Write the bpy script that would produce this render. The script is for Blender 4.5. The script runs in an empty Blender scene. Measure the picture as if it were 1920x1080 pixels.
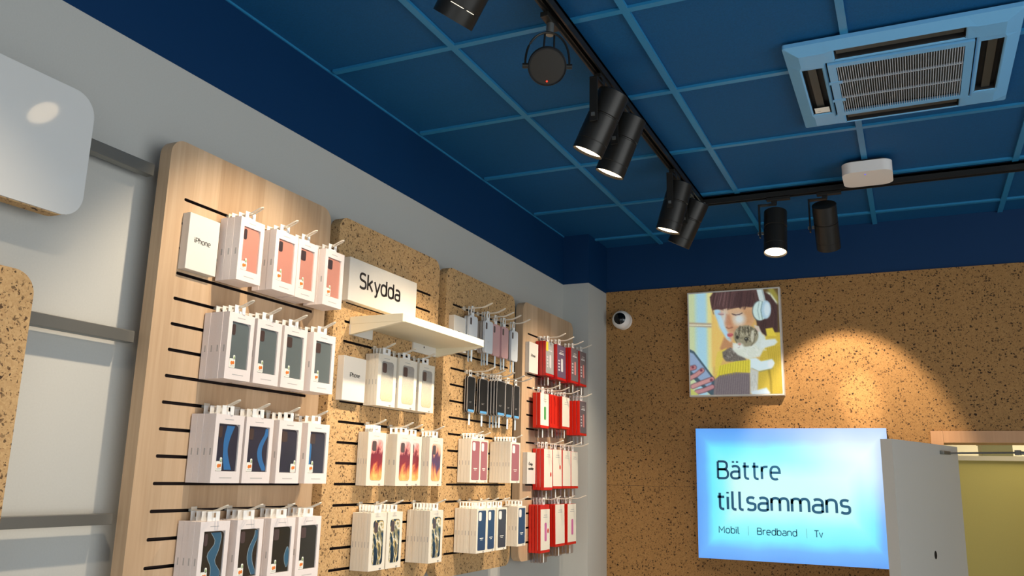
import bpy, bmesh, math, random
import numpy as np
from mathutils import Vector, Matrix
random.seed(7)
S = bpy.context.scene
COL = S.collection

# ------------------------------------------------------------------ camera
CX, CZ, ZC, YB = 1.8105, 1.80, 3.197, 4.8755
yaw, pit, rol = -0.43984793, 0.21827401, 0.02304832
f_ = Vector((math.sin(yaw)*math.cos(pit), math.cos(yaw)*math.cos(pit), math.sin(pit)))
r_ = Vector((math.cos(yaw), -math.sin(yaw), 0)); u_ = r_.cross(f_)
R_ = math.cos(rol)*r_ + math.sin(rol)*u_
U_ = -math.sin(rol)*r_ + math.cos(rol)*u_
cd = bpy.data.cameras.new('camera'); cam = bpy.data.objects.new('camera', cd); COL.objects.link(cam)
cd.sensor_width = 36; cd.lens = 1594.862/1920*36; cd.clip_start = 0.02
M = Matrix((( R_.x, U_.x, -f_.x, CX), (R_.y, U_.y, -f_.y, 0), (R_.z, U_.z, -f_.z, CZ), (0, 0, 0, 1)))
cam.matrix_world = M
S.camera = cam

# ------------------------------------------------------------------ view, world, added daylight fill
S.view_settings.view_transform = 'Standard'; S.view_settings.look = 'None'
S.view_settings.gamma = 1; S.view_settings.use_curve_mapping = False
S.view_settings.exposure = 0.0
w = bpy.data.worlds.new('world'); S.world = w; w.use_nodes = True
w.node_tree.nodes['Background'].inputs[0].default_value = (0.75, 0.87, 1.0, 1)
w.node_tree.nodes['Background'].inputs[1].default_value = 1.0
def area(name, loc, rot, sx, sy, e, col):
    l = bpy.data.lights.new(name, 'AREA'); l.shape = 'RECTANGLE'; l.size = sx; l.size_y = sy; l.energy = e; l.color = col
    o = bpy.data.objects.new(name, l); COL.objects.link(o); o.location = loc; o.rotation_euler = rot
    return o
area('added_side_fill', (5.12, .2, 1.6), (math.radians(90), 0, math.radians(90)), 5.0, 2.4, 104, (0.93, 0.97, 1.0))  # unseen area light added on the right to brighten the room
area('added_front_fill', (2.6, -3.42, 1.55), (math.radians(90), 0, 0), 4.4, 2.3, 16, (0.90, 0.96, 1.0))  # weaker unseen fill light added behind the camera
SPOT_W = 60
WARM = (1.0, 0.83, 0.63)

# ------------------------------------------------------------------ helpers
def lin(c):
    return tuple(((v/255)/12.92 if v/255 <= 0.04045 else ((v/255+0.055)/1.055)**2.4) for v in c) + (1.0,)
def mat(name, rgb=(200,200,200), rough=0.5, metal=0.0, spec=0.5, emit=None, estr=0.0, coat=0.0):
    m = bpy.data.materials.new(name); m.use_nodes = True
    b = m.node_tree.nodes['Principled BSDF']
    b.inputs['Base Color'].default_value = lin(rgb); b.inputs['Roughness'].default_value = rough
    b.inputs['Metallic'].default_value = metal; b.inputs['Specular IOR Level'].default_value = spec
    b.inputs['Coat Weight'].default_value = coat
    if emit: b.inputs['Emission Color'].default_value = lin(emit); b.inputs['Emission Strength'].default_value = estr
    return m
def nodes(m):
    nt = m.node_tree; return nt, nt.nodes, nt.links, nt.nodes['Principled BSDF']
def N(nt, t, **kw):
    n = nt.nodes.new(t)
    for k, v in kw.items(): setattr(n, k, v)
    return n
def ramp(nt, stops, interp='LINEAR'):
    n = nt.nodes.new('ShaderNodeValToRGB'); n.color_ramp.interpolation = interp
    e = n.color_ramp.elements
    while len(e) < len(stops): e.new(0.5)
    for i, (p, c) in enumerate(stops): e[i].position = p; e[i].color = c if len(c) == 4 else lin(c)
    return n
def math_(nt, op, a=None, b=None, c=None):
    n = nt.nodes.new('ShaderNodeMath'); n.operation = op
    for i, v in enumerate((a, b, c)):
        if v is None: continue
        if isinstance(v, (int, float)): n.inputs[i].default_value = v
        else: nt.links.new(v, n.inputs[i])
    return n.outputs[0]
def coords(nt, scale=(1,1,1), loc=(0,0,0), kind='Object'):
    t = nt.nodes.new('ShaderNodeTexCoord'); mp = nt.nodes.new('ShaderNodeMapping')
    nt.links.new(t.outputs[kind], mp.inputs[0]); mp.inputs['Scale'].default_value = scale; mp.inputs['Location'].default_value = loc
    return mp.outputs[0]
def mixc(nt, fac, a, b):
    n = nt.nodes.new('ShaderNodeMix'); n.data_type = 'RGBA'
    nt.links.new(fac, n.inputs[0]) if not isinstance(fac, (int, float)) else setattr(n.inputs[0], 'default_value', fac)
    for i, v in ((6, a), (7, b)):
        if isinstance(v, tuple): n.inputs[i].default_value = lin(v)
        else: nt.links.new(v, n.inputs[i])
    return n.outputs[2]

def cork(name, k=1.0, light=(212,163,104), dark=(178,128,74), fleck=(52,32,18), dens=.6):
    m = mat(name, rough=0.75, spec=0.25); nt, ns, L, b = nodes(m)
    co = coords(nt)
    nz = N(nt, 'ShaderNodeTexNoise'); nz.inputs['Scale'].default_value = 70*k; nz.inputs['Detail'].default_value = 2; L.new(co, nz.inputs['Vector'])
    sub = N(nt, 'ShaderNodeVectorMath', operation='SUBTRACT'); L.new(nz.outputs['Color'], sub.inputs[0]); sub.inputs[1].default_value = (.5,.5,.5)
    sc = N(nt, 'ShaderNodeVectorMath', operation='SCALE'); L.new(sub.outputs[0], sc.inputs[0]); sc.inputs['Scale'].default_value = 0.022/k
    ad = N(nt, 'ShaderNodeVectorMath', operation='ADD'); L.new(co, ad.inputs[0]); L.new(sc.outputs[0], ad.inputs[1])
    base = N(nt, 'ShaderNodeTexVoronoi'); base.inputs['Scale'].default_value = 170*k; L.new(ad.outputs[0], base.inputs['Vector'])
    sepb = N(nt, 'ShaderNodeSeparateColor'); L.new(base.outputs['Color'], sepb.inputs[0])
    c0 = mixc(nt, sepb.outputs[0], light, dark)
    big = N(nt, 'ShaderNodeTexNoise'); big.inputs['Scale'].default_value = 14*k; L.new(co, big.inputs['Vector'])
    c1 = mixc(nt, math_(nt, 'MULTIPLY', big.outputs[0], 0.5), c0, dark)
    c = c1
    for s, thr, rad, col in ((62, dens+.06, .40, fleck), (105, dens, .42, fleck), (150, .58, .36, (116,80,46))):
        v = N(nt, 'ShaderNodeTexVoronoi'); v.inputs['Scale'].default_value = s*k; L.new(ad.outputs[0], v.inputs['Vector'])
        sp = N(nt, 'ShaderNodeSeparateColor'); L.new(v.outputs['Color'], sp.inputs[0])
        sel = math_(nt, 'GREATER_THAN', sp.outputs[0], thr)
        size = math_(nt, 'MULTIPLY_ADD', sp.outputs[1], rad*.75, rad*.35)
        msk = N(nt, 'ShaderNodeMapRange'); msk.interpolation_type = 'SMOOTHSTEP'
        L.new(math_(nt, 'SUBTRACT', v.outputs['Distance'], size), msk.inputs[0]); msk.inputs[1].default_value = -0.06; msk.inputs[2].default_value = 0.03
        msk.inputs[3].default_value = 1; msk.inputs[4].default_value = 0
        fac = math_(nt, 'MULTIPLY', sel, msk.outputs[0])
        fac = math_(nt, 'MULTIPLY', fac, math_(nt, 'MULTIPLY_ADD', sp.outputs[2], .5, .5))
        c = mixc(nt, fac, c, col)
    L.new(c, b.inputs['Base Color'])
    bp = N(nt, 'ShaderNodeBump'); bp.inputs['Strength'].default_value = .25; bp.inputs['Distance'].default_value = .002
    L.new(base.outputs['Distance'], bp.inputs['Height']); L.new(bp.outputs[0], b.inputs['Normal'])
    return m
def wood(name, light=(206,172,132), dark=(184,146,106), band=0.09):
    m = mat(name, rough=0.45, spec=0.35); nt, ns, L, b = nodes(m)
    co = coords(nt, (1, 1, .045))
    g = N(nt, 'ShaderNodeTexNoise'); g.inputs['Scale'].default_value = 95; g.inputs['Detail'].default_value = 4; L.new(co, g.inputs['Vector'])
    co2 = coords(nt, (1, 1, .12))
    g2 = N(nt, 'ShaderNodeTexNoise'); g2.inputs['Scale'].default_value = 14; L.new(co2, g2.inputs['Vector'])
    # planks: a constant tint per vertical strip along y
    t = N(nt, 'ShaderNodeTexCoord'); sx = N(nt, 'ShaderNodeSeparateXYZ'); L.new(t.outputs['Object'], sx.inputs[0])
    st = math_(nt, 'FLOOR', math_(nt, 'DIVIDE', sx.outputs[1], band))
    wn = N(nt, 'ShaderNodeTexWhiteNoise'); wn.noise_dimensions = '1D'; L.new(st, wn.inputs['W'])
    f = math_(nt, 'MULTIPLY_ADD', g.outputs[0], .9, -.2)
    f = math_(nt, 'ADD', f, math_(nt, 'MULTIPLY', wn.outputs['Value'], .5))
    f = math_(nt, 'ADD', f, math_(nt, 'MULTIPLY_ADD', g2.outputs[0], .6, -.35))
    r = ramp(nt, [(0.0, light), (0.55, tuple((a+d)//2 for a, d in zip(light, dark))), (1.0, dark)]); L.new(f, r.inputs[0])
    L.new(r.outputs[0], b.inputs['Base Color'])
    return m

M_ = {}
M_['cork'] = cork('cork_panel', 1.22, (206,170,120), (184,146,98), (74,52,34), .55)
M_['cork_wall'] = cork('cork_wall', 1.22, (180,136,82), (156,114,66), (44,28,15), .54)
M_['wood'] = wood('ash_laminate', (204,174,140), (170,138,104))
M_['frame_wood'] = wood('frame_beech', (214,164,118), (196,144,100), 5)
def painted(name, rgb, rough=.6, var=.06, spec=.3, bump=.03):
    m = mat(name, rgb, rough, spec=spec); nt, ns, L, b = nodes(m)
    n = N(nt, 'ShaderNodeTexNoise'); n.inputs['Scale'].default_value = 220; n.inputs['Detail'].default_value = 3; L.new(coords(nt), n.inputs['Vector'])
    c = tuple(int(max(0, v*(1-var*2))) for v in rgb)
    L.new(mixc(nt, n.outputs[0], rgb, c), b.inputs['Base Color'])
    bp = N(nt, 'ShaderNodeBump'); bp.inputs['Strength'].default_value = bump; bp.inputs['Distance'].default_value = .001
    L.new(n.outputs[0], bp.inputs['Height']); L.new(bp.outputs[0], b.inputs['Normal'])
    return m
M_['wall'] = painted('grey_white_paint', (194,192,183), .6, .02)
M_['navy'] = painted('navy_paint', (0,50,92), .55, .04)
M_['tile'] = painted('ceiling_tile_blue', (6,92,146), .7, .12, .3, .3)
M_['grid'] = painted('ceiling_grid_blue', (44,132,178), .35, .03, .5)
M_['floor'] = painted('floor_grey', (206,204,200), .4, .03)
M_['white_gloss'] = mat('white_laminate', (214,212,205), .05, spec=.5)
M_['white'] = painted('white_board', (222,216,204), .4, .01)
M_['leaf_white'] = painted('door_leaf_paint', (206,200,188), .4, .01)
M_['cream'] = painted('cream_laminate', (240,228,196), .45, .01)
M_['steel'] = mat('brushed_aluminium', (136,134,126), .36, metal=.7)
M_['black'] = mat('black_powder_coat', (48,45,40), .38, metal=.5)
M_['black_matt'] = mat('black_matt', (12,12,12), .6)
M_['mesh_grille'] = mat('black_speaker_cloth', (46,41,33), .75)
M_['lens'] = mat('lamp_lens', (255,240,215), .3, emit=(255,226,184), estr=6)
M_['led_red'] = mat('red_light', (200,40,20), .3, emit=(255,70,40), estr=1.2)
M_['led_blue'] = mat('blue_light', (60,60,255), .3, emit=(70,60,255), estr=1.5)
M_['ac'] = mat('ac_plastic', (112,176,218), .38)
M_['ac_grille'] = mat('ac_grille_plastic', (190,198,205), .4)
M_['slot_dark'] = mat('cavity_shade', (16,15,13), .7)  # near-black colour standing for shade inside holes and outlets
M_['slot_brown'] = mat('slot_core_board', (52,32,24), .8)
M_['vane'] = mat('vane_dark_plastic', (60,58,50), .5)
M_['puck'] = mat('puck_plastic', (240,232,222), .4)
M_['wire'] = mat('white_coated_wire', (226,214,194), .35)
M_['carton'] = painted('carton_board', (240,228,220), .5, .02)
M_['carton_b'] = painted('carton_board_cream', (236,226,206), .5, .02)
M_['tab'] = mat('clear_white_plastic', (236,236,232), .3)
M_['ink'] = mat('grey_ink', (182,176,170), .5)
M_['ink_black'] = mat('black_ink', (32,28,28), .5)
M_['sticker'] = mat('sticker_paper', (244,240,226), .4)
M_['fruit'] = mat('orange_ink', (232,128,52), .5)
M_['leaf'] = mat('green_ink', (120,160,60), .5)
M_['cam'] = mat('camera_cutout_dark', (84,68,66), .3)
M_['red'] = mat('red_plastic', (206,34,18), .32)
M_['red_dark'] = mat('deep_red_plastic', (176,20,16), .32)
M_['blue_ink'] = mat('sign_ink', (44,116,166), .5)
def glassy(name, a=.14, tint=(1,1,1,1)):
    m = bpy.data.materials.new(name); m.use_nodes = True; nt = m.node_tree; nt.nodes.clear()
    o = nt.nodes.new('ShaderNodeOutputMaterial'); mx = nt.nodes.new('ShaderNodeMixShader')
    tr = nt.nodes.new('ShaderNodeBsdfTransparent'); tr.inputs[0].default_value = tint
    gl = nt.nodes.new('ShaderNodeBsdfGlossy'); gl.inputs['Roughness'].default_value = .12
    mx.inputs[0].default_value = a
    nt.links.new(tr.outputs[0], mx.inputs[1]); nt.links.new(gl.outputs[0], mx.inputs[2]); nt.links.new(mx.outputs[0], o.inputs[0])
    return m
M_['pane'] = glassy('clear_film', .10)
M_['clear'] = glassy('clear_blister', .30, (.92,.92,.96,1))

def tag(o, label=None, cat=None, group=None, kind=None):
    if label: o['label'] = label
    if cat: o['category'] = cat
    if group: o['group'] = group
    if kind: o['kind'] = kind
    return o
def link(name, me, parent=None, loc=None):
    o = bpy.data.objects.new(name, me); COL.objects.link(o)
    if parent: o.parent = parent
    if loc is not None: o.location = loc
    return o
def empty(name, loc, label, cat, group=None, rz=0):
    o = bpy.data.objects.new(name, None); COL.objects.link(o); o.location = loc; o.rotation_euler = (0, 0, rz); o.empty_display_size = .05
    return tag(o, label, cat, group)
def tomesh(name, bm, mats, smooth=False, bevel=0):
    if bevel:
        bmesh.ops.bevel(bm, geom=[e for e in bm.edges], offset=bevel, segments=2, profile=.5, affect='EDGES', clamp_overlap=True)
    bmesh.ops.recalc_face_normals(bm, faces=bm.faces)
    me = bpy.data.meshes.new(name); bm.to_mesh(me); bm.free()
    for m in (mats if isinstance(mats, (list, tuple)) else [mats]): me.materials.append(M_[m] if isinstance(m, str) else m)
    if smooth:
        for p in me.polygons: p.use_smooth = True
        try: me.set_sharp_from_angle(angle=math.radians(38))
        except Exception: pass
    return me
def box(bm, lo, hi, mi=0):
    x0, y0, z0 = lo; x1, y1, z1 = hi
    v = [bm.verts.new(p) for p in ((x0,y0,z0),(x1,y0,z0),(x1,y1,z0),(x0,y1,z0),(x0,y0,z1),(x1,y0,z1),(x1,y1,z1),(x0,y1,z1))]
    for q in ((0,3,2,1),(4,5,6,7),(0,1,5,4),(1,2,6,5),(2,3,7,6),(3,0,4,7)):
        f = bm.faces.new([v[i] for i in q]); f.material_index = mi
def rr_outline(a0, a1, b0, b1, r, n=6, corners=(1,1,1,1)):
    """rounded rectangle outline, counterclockwise in (a,b): corners bl, br, tr, tl"""
    pts = []
    for (ca, cb, s, on) in ((a0, b0, 180, corners[0]), (a1, b0, 270, corners[1]), (a1, b1, 0, corners[2]), (a0, b1, 90, corners[3])):
        if not on or r <= 0: pts.append((ca, cb)); continue
        oa = ca + r if ca == a0 else ca - r; ob = cb + r if cb == b0 else cb - r
        for i in range(n+1):
            t = math.radians(s + 90*i/n); pts.append((oa + r*math.cos(t), ob + r*math.sin(t)))
    return pts
def prism(bm, pts, c0, c1, axis='x', mi=0):
    """extrude an outline along an axis; outline lies in the other two axes"""
    def P(a, b, c): return {'x': (c, a, b), 'y': (a, c, b), 'z': (a, b, c)}[axis]
    lo = [bm.verts.new(P(a, b, c0)) for a, b in pts]; hi = [bm.verts.new(P(a, b, c1)) for a, b in pts]
    n = len(pts)
    for q in ([bm.faces.new(lo[::-1]), bm.faces.new(hi)] + [bm.faces.new((lo[i], lo[(i+1) % n], hi[(i+1) % n], hi[i])) for i in range(n)]): q.material_index = mi
def ellipse(ca, cb, ra, rb, n=20): return [(ca+ra*math.cos(2*math.pi*i/n), cb+rb*math.sin(2*math.pi*i/n)) for i in range(n)]
def lathe(bm, prof, n=40, mi=0, cap=True):
    """profile [(r,z)] turned about z"""
    rings = []
    for r, z in prof:
        rings.append([bm.verts.new((r*math.cos(2*math.pi*i/n), r*math.sin(2*math.pi*i/n), z)) for i in range(n)] if r > 1e-6 else [bm.verts.new((0,0,z))])
    for a, b in zip(rings, rings[1:]):
        for i in range(n):
            j = (i+1) % n
            if len(a) == 1 and len(b) == 1: continue
            if len(a) == 1: f = bm.faces.new((a[0], b[i], b[j]))
            elif len(b) == 1: f = bm.faces.new((a[i], a[j], b[0]))
            else: f = bm.faces.new((a[i], a[j], b[j], b[i]))
            f.material_index = mi
def tube(bm, pts, r, n=8, closed=False, mi=0):
    pts = [Vector(p) for p in pts]; rings = []
    m = len(pts)
    for i, p in enumerate(pts):
        a = pts[(i-1) % m] if (closed or i > 0) else p; b = pts[(i+1) % m] if (closed or i < m-1) else p
        d = (b-a).normalized(); up = Vector((0,0,1)) if abs(d.z) < .9 else Vector((1,0,0))
        s = d.cross(up).normalized(); t = s.cross(d)
        rings.append([bm.verts.new(p + r*(math.cos(2*math.pi*k/n)*s + math.sin(2*math.pi*k/n)*t)) for k in range(n)])
    for i in range(m if closed else m-1):
        A, B = rings[i], rings[(i+1) % m]
        for k in range(n): bm.faces.new((A[k], A[(k+1) % n], B[(k+1) % n], B[k])).material_index = mi
    if not closed:
        bm.faces.new(rings[0][::-1]).material_index = mi; bm.faces.new(rings[-1]).material_index = mi
def part(name, bm, mats, parent=None, smooth=False, bevel=0, loc=None): return link(name, tomesh(name, bm, mats, smooth, bevel), parent, loc)
def struct(name, bm, mats, label=None, cat=None, parent=None, smooth=False):
    o = part(name, bm, mats, parent, smooth)
    if not parent: tag(o, label, cat, kind='structure')
    return o
DG = None
def text_mesh(body, size, extr=.0006, bold=0.0, sx=1.0, spacing=1.0):
    """flat lettering in local x (reading direction) / y (up), left-aligned on the baseline"""
    cu = bpy.data.curves.new('lettering', 'FONT'); cu.body = body; cu.size = size; cu.extrude = extr; cu.offset = bold; cu.space_character = spacing
    cu.resolution_u = 4
    o = bpy.data.objects.new('lettering', cu); COL.objects.link(o)
    bpy.context.view_layer.update()
    me = bpy.data.meshes.new_from_object(o.evaluated_get(bpy.context.evaluated_depsgraph_get()))
    bpy.data.objects.remove(o); bpy.data.curves.remove(cu)
    for v in me.vertices: v.co.x *= sx
    me.materials.clear()
    return me
def lettering(body, size, origin, facing, m, parent, bold=0.0, sx=1.0, spacing=1.0, name='lettering'):
    me = text_mesh(body, size, .0006, bold, sx, spacing); me.materials.append(M_[m])
    o = link(name, me, parent)
    # facing +x: reads along +y ; facing -y: reads along +x
    if facing == '+x': mt = Matrix(((0,0,1,0),(1,0,0,0),(0,1,0,0),(0,0,0,1)))
    else: mt = Matrix(((1,0,0,0),(0,0,-1,0),(0,1,0,0),(0,0,0,1)))
    mt = mt.copy(); mt.translation = Vector(origin); o.matrix_local = mt
    return o

# stroke lettering: each glyph is drawn from strokes on an x-height of 1 (squarish humanist sans)
def sq(cx, cy, rx, ry, a0, a1, n=14, p=2.5):
    out = []
    for i in range(n+1):
        t = math.radians(a0+(a1-a0)*i/n); c, q = math.cos(t), math.sin(t)
        out.append((cx+rx*math.copysign(abs(c)**(2/p), c), cy+ry*math.copysign(abs(q)**(2/p), q)))
    return out
CAP = 1.36
GL = {
 'B': (.98, [[(0,0),(0,CAP)], [(0,CAP),(.40,CAP)]+sq(.40,CAP-.32,.36,.32,90,-90)+[(0,CAP-.64)], [(0,CAP-.64),(.44,CAP-.64)]+sq(.44,.36,.40,.36,90,-90)+[(0,0)]]),
 'a': (.84, [[(.08,.93)]+sq(.34,.68,.34,.32,110,0)+[(.68,0)], [(.68,.56),(.36,.56)]+sq(.34,.28,.34,.28,90,270)+sq(.42,.26,.26,.26,270,340,5)]),
 't': (.66, [[(.18,1.30)]+[(.18,.30)]+sq(.46,.28,.28,.28,180,275,8), [(0,.98),(.52,.98)]]),
 'r': (.56, [[(0,0),(0,1)], [(0,.58)]+sq(.36,.62,.36,.36,180,85,8)+[(.48,.97)]]),
 'e': (.88, [[(.02,.52),(.74,.52)]+sq(.38,.52,.36,.48,0,180)+sq(.38,.46,.36,.46,180,300,12)]),
 'i': (.24, [[(0,0),(0,1)], [(0,1.26),(0,1.40)]]),
 'l': (.42, [[(0,1.45),(0,.24)]+sq(.22,.22,.22,.22,180,270,6)+[(.28,0)]]),
 's': (.74, [[(.56,.93)]+sq(.32,.75,.28,.25,70,180,8)+[(.06,.70)]+sq(.30,.68,.24,.14,190,260,5)+sq(.34,.36,.28,.16,95,20,5)+sq(.32,.26,.30,.26,10,-110,10)+[(.02,.08)]]),
 'm': (1.36, [[(0,0),(0,1)], [(0,.60)]+sq(.30,.62,.30,.38,180,0)+[(.60,0)], [(.60,.60)]+sq(.90,.62,.30,.38,180,0)+[(1.20,0)]]),
 'n': (.84, [[(0,0),(0,1)], [(0,.60)]+sq(.34,.62,.34,.38,180,0)+[(.68,0)]]),
 'h': (.84, [[(0,0),(0,1.45)], [(0,.60)]+sq(.34,.62,.34,.38,180,0)+[(.68,0)]]),
 'o': (.92, [sq(.38,.5,.38,.5,0,360,28)]),
 'b': (.90, [[(0,1.45),(0,0)], sq(.37,.5,.37,.5,180,-180,28)]),
 'd': (.90, [[(.74,1.45),(.74,0)], sq(.37,.5,.37,.5,0,360,28)]),
 'M': (1.26, [[(0,0),(0,CAP),(.53,.50),(1.06,CAP),(1.06,0)]]),
 'T': (.92, [[(0,CAP),(.92,CAP)], [(.46,CAP),(.46,0)]]),
 'v': (.80, [[(0,1),(.36,0),(.72,1)]]),
 'S': (.96, [[(.74,CAP-.09)]+sq(.42,CAP-.33,.37,.33,65,190,12)+sq(.40,CAP-.40,.34,.22,200,262,6)+sq(.45,.46,.35,.24,92,20,6)+sq(.42,.36,.40,.36,10,-112,12)+[(.04,.10)]]),
 'k': (.82, [[(0,0),(0,1.45)], [(.62,1),(.06,.48)], [(.20,.60),(.68,0)]]),
 'y': (.82, [[(0,1),(.37,.02)], [(.74,1),(.40,.06)]+sq(.10,-.10,.24,.28,0,-95,6)]),
 'P': (.92, [[(0,0),(0,CAP)], [(0,CAP),(.40,CAP)]+sq(.40,CAP-.39,.40,.39,90,-90)+[(0,CAP-.78)]]),
}
def stroke_text(body, x0, x1, base, xh, off, facing, m, parent, weight=.14, name='lettering'):
    """lettering fitted between x0 and x1 on the baseline, x-height xh, lying at distance off"""
    pen = 0; runs = []
    for ch in body:
        dot2 = ch == 'ä'; g = 'a' if dot2 else ch
        adv, st = GL[g]
        for pl in st: runs.append([(pen+a, b) for a, b in pl])
        if dot2:
            for q in (.18, .52): runs.append([(pen+q, 1.26), (pen+q, 1.40)])
        last = adv; pen += adv+.12
    wmax = max(a for r in runs for a, b in r)
    bm = bmesh.new(); kx = (x1-x0-weight*xh)/wmax; ox = x0+weight*xh/2
    for pl in runs:
        P = [Vector((ox+a*kx, base+weight*xh/2*0+b*(xh-weight*xh/2)+weight*xh*.0, 0)) for a, b in pl]
        Q = [P[0]]
        for p in P[1:]:
            if (p-Q[-1]).length > 1e-5: Q.append(p)
        n = len(Q); hw = weight*xh/2; closed = (Q[0]-Q[-1]).length < 1e-4
        if closed: Q = Q[:-1]; n -= 1
        L_, R2 = [], []
        for i in range(n):
            a = Q[i-1] if (closed or i > 0) else None; b = Q[(i+1) % n] if (closed or i < n-1) else None
            d1 = (Q[i]-a).normalized() if a is not None else None; d2 = (b-Q[i]).normalized() if b is not None else None
            if d1 is None: d1 = d2
            if d2 is None: d2 = d1
            n1 = Vector((-d1.y, d1.x, 0)); n2 = Vector((-d2.y, d2.x, 0)); mt = n1+n2
            mt = n1 if mt.length < 1e-3 else mt.normalized(); k = hw/max(.55, mt.dot(n1))
            L_.append(Q[i]+mt*k); R2.append(Q[i]-mt*k)
        def W3(p, dz):
            return (off+dz, p.x, p.y) if facing == '+x' else (p.x, -(off+dz), p.y)
        vs = [[bm.verts.new(W3(p, dz)) for p in row] for dz, row in ((0, L_), (0, R2), (.0007, L_), (.0007, R2))]
        for i in range(n if closed else n-1):
            j = (i+1) % n
            for a, b in ((2, 3), (0, 2), (3, 1)): bm.faces.new((vs[a][i], vs[a][j], vs[b][j], vs[b][i]))
        if not closed:
            for i in (0, n-1): bm.faces.new((vs[0][i], vs[1][i], vs[3][i], vs[2][i]))
    return part(name, bm, m, parent)

# ------------------------------------------------------------------ room shell
XR = 5.2; YF = -3.5; BAND = 2.912
bm = bmesh.new(); box(bm, (-.1, YF-.1, -.1), (XR+.1, 8.2, 0)); struct('floor', bm, 'floor', 'grey shop floor', 'floor')
bm = bmesh.new(); box(bm, (-.12, YF, 0), (0, YB, BAND), 0); box(bm, (-.12, YF, BAND), (0, YB, ZC+.0098), 1)
struct('wall_left', bm, ['wall', 'navy'], 'off-white left wall with a navy band below the ceiling', 'wall')
bm = bmesh.new(); box(bm, (0, 4.555, 0), (.158, YB, BAND), 0); box(bm, (0, 4.555, BAND), (.158, YB, ZC+.0098), 1)
struct('trim_1', bm, ['wall', 'navy'], 'boxed-in off-white column in the back left corner', 'column')
DX0, DX1, DZ = 1.945, 2.86, 2.017
bm = bmesh.new()
box(bm, (-.12, YB+.014, 0), (DX0-.0565, YB+.13, ZC+.0098), 0); box(bm, (DX1+.0565, YB+.014, 0), (XR, YB+.13, ZC+.0098), 0); box(bm, (DX0-.0565, YB+.014, DZ+.0585), (DX1+.0565, YB+.13, ZC+.0098), 0)
struct('wall_back', bm, ['navy'], 'navy back wall above the cork cladding', 'wall')
bm = bmesh.new()
SEAM = 1.765
for (a0, a1, b0, b1) in ((.158, DX0-.0565, 0, SEAM), (.158, DX0-.0565, SEAM+.0012, BAND+.008), (DX0-.0565, DX1+.0565, DZ+.0585, BAND+.008), (DX1+.0565, XR, 0, BAND+.008)):
    box(bm, (a0, YB, b0), (a1, YB+.0139, b1))
struct('wall_back_cladding', bm, ['cork_wall'], 'dark-flecked cork cladding covering the back wall', 'wall cladding').name = 'trim_2'
bm = bmesh.new()
box(bm, (XR, YF, 0), (XR+.1, -2.4, ZC+.0098)); box(bm, (XR, 2.8, 0), (XR+.1, YB, ZC+.0098)); box(bm, (XR, -2.4, 0), (XR+.1, 2.8, .35)); box(bm, (XR, -2.4, 2.85), (XR+.1, 2.8, ZC+.0098))
struct('wall_right', bm, 'wall', 'off-white right wall around an added side window', 'wall')
bm = bmesh.new()
for y in (-2.4, -.7, 1.05, 2.75): box(bm, (XR+.02, y, .35), (XR+.08, y+.05, 2.85))
box(bm, (XR+.02, -2.4, .35), (XR+.08, 2.8, .40)); box(bm, (XR+.02, -2.4, 2.80), (XR+.08, 2.8, 2.85))
struct('added_window_2', bm, 'black', 'added side window frame, unseen right of the viewer', 'window')  # made-up window, added as the opening for the side fill light
WX0, WX1, WZ0, WZ1 = .3, 4.9, .3, 2.8
bm = bmesh.new()
box(bm, (-.12, YF-.1, 0), (WX0, YF, ZC)); box(bm, (WX1, YF-.1, 0), (XR+.1, YF, ZC)); box(bm, (WX0, YF-.1, 0), (WX1, YF, WZ0)); box(bm, (WX0, YF-.1, WZ1), (WX1, YF, ZC))
struct('wall_front', bm, 'wall', 'front wall around an added shop window', 'wall')
bm = bmesh.new()
for x in (WX0, 1.8, 3.35, WX1-.05): box(bm, (x, YF-.08, WZ0), (x+.05, YF-.02, WZ1))
box(bm, (WX0, YF-.08, WZ0), (WX1, YF-.02, WZ0+.05)); box(bm, (WX0, YF-.08, WZ1-.05), (WX1, YF-.02, WZ1))
struct('added_window_1', bm, 'black', 'added shop window frame, unseen behind the viewer', 'window')  # made-up window, added to go with the front fill light

# suspended ceiling: recessed tiles and T-bar grid
gx = [.504+.5985*k for k in range(0, 8)]; gy = [2.268+.602*k for k in range(-9, 5)]
bm = bmesh.new(); box(bm, (-.12, YF-.1, ZC+.010), (XR+.1, YB+.13, ZC+.05)); struct('ceiling', bm, 'tile', 'dark blue suspended tile ceiling', 'ceiling')
bm = bmesh.new()
for x in gx: box(bm, (x-.012, YF, ZC), (x+.012, YB+.013, ZC+.0099))
for y in gy: box(bm, (0.02, y-.012, ZC+.0002), (XR, y+.012, ZC+.0098))
box(bm, (.0002, YF, ZC+.003), (.005, 4.5548, ZC+.0099))
struct('trim_3', bm, 'grid', 'lighter blue T-bar grid of the ceiling', 'ceiling grid')

# ------------------------------------------------------------------ doorway, door leaf and back room
bm = bmesh.new()
box(bm, (DX0-.056, YB-.012, 0), (DX0, YB+.26, DZ+.0578)); box(bm, (DX1, YB-.012, 0), (DX1+.056, YB+.26, DZ+.0578)); box(bm, (DX0+.0008, YB-.012, DZ), (DX1-.0008, YB+.26, DZ+.0578))
struct('door_frame', bm, 'frame_wood', 'beech door frame with a lintel around the open doorway', 'door frame').name = 'trim_4'
A = Vector((1.679, 4.022)); B = Vector((1.957, 4.845)); d = (B-A).normalized(); n = Vector((d.y, -d.x)); LW = (B-A).length
leaf = bmesh.new(); box(leaf, (0, -.048, .01), (LW, 0, 1.994))
lo = struct('door_1', leaf, 'leaf_white', 'white door leaf standing open beside the lit sign', 'door')
for v in lo.data.vertices: pass
lo.matrix_world = Matrix(((d.x, -n.x, 0, A.x), (d.y, -n.y, 0, A.y), (0, 0, 1, 0), (0, 0, 0, 1)))
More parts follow.
